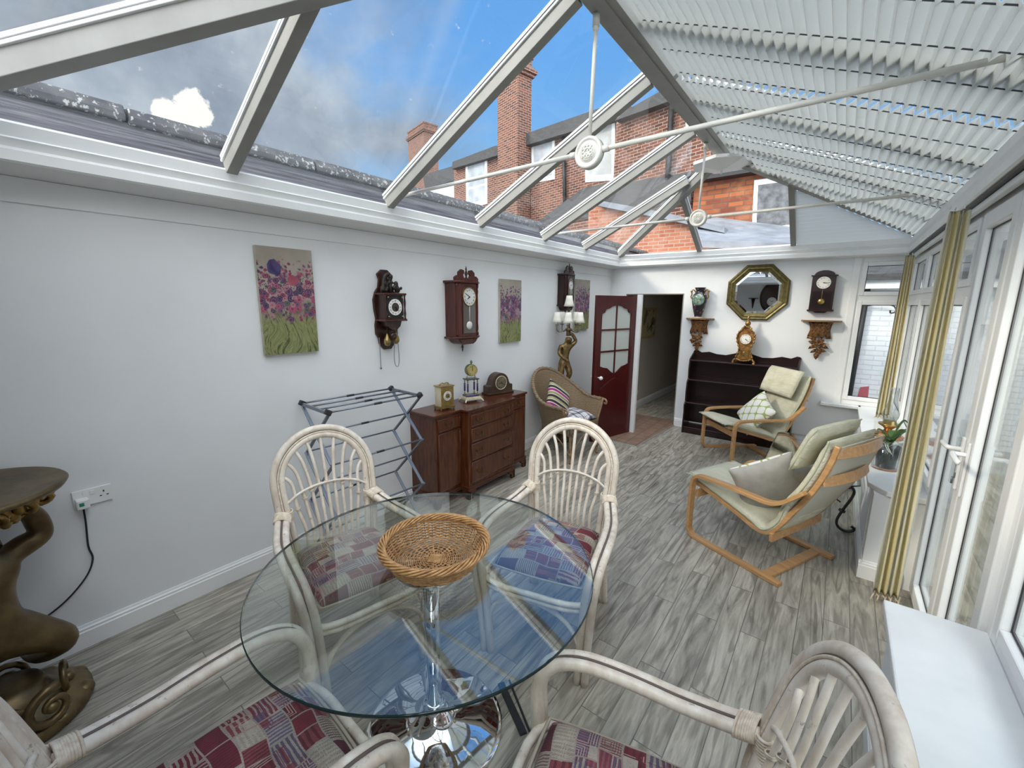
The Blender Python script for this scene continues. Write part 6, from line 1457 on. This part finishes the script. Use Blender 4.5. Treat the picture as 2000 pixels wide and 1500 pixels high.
for ang, L_, up_, wv in ((2.6, .17, .05, .030), (3.5, .15, .10, .028), (.4, .20, .10, .034), (.1, .14, .18, .03), (1.4, .16, .08, .03), (4.6, .16, .05, .03), (5.5, .19, .13, .032)):
    m = MB(); V = []; F = []; L_ *= .56; wv *= .66; ux = Vector((math.cos(ang), math.sin(ang), 0)); uy = Vector((-ux.y, ux.x, 0))
    for i in range(9):
        f = i/8; w__ = wv*math.sin(PI*min(1, f*.93+.06))**.6; c = ux*(L_*f)+Vector((0, 0, .17+up_*math.sin(f*2.0)+.02*f))
        for q, dz in ((-1, .008), (0, 0), (1, .008)): V.append(c+uy*(w__*q)+Vector((0, 0, dz)))
    for i in range(8):
        for q in range(2): a = i*3+q; F.append((a, a+1, a+4, a+3))
    m.add(V, F, True); o = m.build('leaf', leafm, t); d = o.modifiers.new('thick', 'SOLIDIFY'); d.thickness = .003
m = MB()
for k in range(9):
    a = random.uniform(0, 2*PI); m.tube(spline([(0, 0, .165), (.05*math.cos(a), .05*math.sin(a), .20), (.085*math.cos(a), .085*math.sin(a), .19), (.10*math.cos(a+.3), .10*math.sin(a+.3), .13+random.random()*.04)], 4), .003, 5)
m.build('air_roots', mat('root_grey_green', col=(.50, .55, .45), rough=.6), t)

def stack_curtain(label, x, y, z0, z1, nfold=9, w_=.088, ph=0.):
    t = thing('vertical_curtain', label, 'curtain', (x, y, 0), group='gathered cream curtains')
    def sect(k, f):   # f: 0 bottom, 1 top
        s_ = 1.20-.42*f; return ((k/nfold-.5)*w_*s_*1.25+.004*math.sin(k*1.7+ph), ((k % 2)-.5)*.055*s_+.02*(k/nfold-.5))
    rows = 10; V = []; F = []
    n = nfold*2
    def col(k, f): a, b = sect(k//2, f), sect(k//2+1, f); return ((a[0]+b[0])/2, (a[1]+b[1])/2) if k % 2 else a
    for j in range(rows+1):
        f = j/rows
        for k in range(n+1): p = col(k, f); V.append((p[0]*(1+.10*math.sin(f*9+k)), p[1], z0+.03+(z1-z0-.03)*f))
    for j in range(rows):
        for k in range(n): a = j*(n+1)+k; F.append((a, a+1, a+n+2, a+n+1))
    m = MB(); m.add(V, F, True); m.mi = [(1, 0, 0, 2, 0, 1, 2, 0)[((i % n)//2) % 8] for i in range(len(F))]
    o = m.build('fabric', [cur1, cur2, cur3], t); d = o.modifiers.new('thick', 'SOLIDIFY'); d.thickness = .003; d = o.modifiers.new('sub', 'SUBSURF'); d.levels = d.render_levels = 1
    m = MB(); m.tube([Vector((*col(k, 0), z0+.032)) for k in range(n+1)], .004, 5)
    for k in range(n+1):
        p = col(k, 0); m.tube([(p[0], p[1], z0+.034), (p[0]*1.08, p[1]*1.05, z0+.005)], [.003, .006], 5)
    m.build('fringe', mat('curtain_fringe', col=(.62, .52, .38), rough=.9), t)
    for k in range(0, nfold, 3):
        p = sect(k, 1); m = MB(); m.tube([(p[0], p[1], z1-.005), (p[0], p[1], z1+.012)], .004, 6); m.build('hook', whitep, t)
def curf(c1, c2):
    def f(g, b):
        t_ = g.n('ShaderNodeBsdfTranslucent'); t_.inputs[0].default_value = (*c2, 1); mx = g.n('ShaderNodeMixShader'); mx.inputs[0].default_value = .3
        out = [x for x in g.nt.nodes if x.type == 'OUTPUT_MATERIAL'][0]; g.l(b.outputs[0], mx.inputs[1]); g.l(t_.outputs[0], mx.inputs[2]); g.l(mx.outputs[0], out.inputs[0])
        g.l(g.ramp(g.noise(g.mapping(oc(g), sc=(1, 1, .15)), 24, 3), [(.3, c1), (.7, c2)]), b.inputs['Base Color'])
    return f
cur1 = mat('cream_yellow_curtain', curf((.80, .73, .47), (.88, .83, .62)), rough=.9); cur2 = mat('pale_curtain', curf((.74, .72, .62), (.82, .80, .70)), rough=.9)
cur3 = mat('ochre_curtain_band', curf((.70, .60, .30), (.80, .71, .42)), rough=.9)
stack_curtain('gathered cream and yellow curtain hanging to the floor beside the french doors', .415, 3.24, .02, 2.295)
stack_curtain('gathered cream and yellow curtain hanging to the sill near the far corner', .45, 5.78, .645, 2.295, 8, .078, 1.)

# ================================================================== SEEN IN THE HALL, AND BEHIND THE CAMERA
t = thing('hall_picture', 'small yellowish framed picture on the hall wall beyond the doorway', 'picture', (-2.698, 7.45, 1.22), LW)
m = MB(); m.box(-.33, .33, -.02, 0, 0, .52); m.build('frame', mat('yellow_frame', col=(.40, .33, .12), rough=.5), t, bevel=.003)
m = MB(); m.box(-.29, .29, -.022, -.019, .04, .48); m.build('print', mat('hall_print', lambda g, b: g.l(g.mix(g.ss(g.noise(oc(g), 4, 3), .5, .56), (.48, .42, .24), (.20, .16, .09)), b.inputs['Base Color']), rough=.6), t)
m = MB(); m.extr([(-.10, -.023, .12), (.16, -.023, .22), (.20, -.023, .30), (.02, -.023, .16), (-.12, -.023, .10)], (0, .001, 0)); m.build('dark_bird_shape', ink, t)
t = thing('hall_socket', 'white socket low on the hall wall beyond the doorway', 'socket', (-2.698, 7.1, .28), LW)
m = MB(); m.box(-.04, .04, -.01, 0, -.04, .04); m.build('face_plate', whitep, t, bevel=.003)
m = MB(); m.box(-.010, .010, -.0115, -.0095, .008, .020); m.build('switch', whitep, t)
t = thing('oval_carved_clock', 'large dark oval carved clock, reflected in the octagonal mirror', 'clock', (-1.62, YB+.002, 2.02), PI)
m = MB(); m.T = FRONT; m.lathe([(.36, 0), (.37, .02), (.34, .05), (.28, .06), (.24, .03)], n=40, sy=1.25); m.build('oval_frame', clock_wood, t)
dial(t, (.05, -.065, -.12), .12, dial_white, (10, 10))
t = thing('small_carved_shelf', 'small dark carved shelf, reflected in the octagonal mirror', 'shelf', (-2.15, YB+.002, 2.0), PI)
m = MB(); m.prism([(-.13, 0), (.13, 0), (.09, -.10), (-.09, -.10)], -.02, 0, 'z'); m.tube([(0, -.04, -.02), (0, -.02, -.30)], [.05, .01], 8); m.build('shelf_body', clock_wood, t)
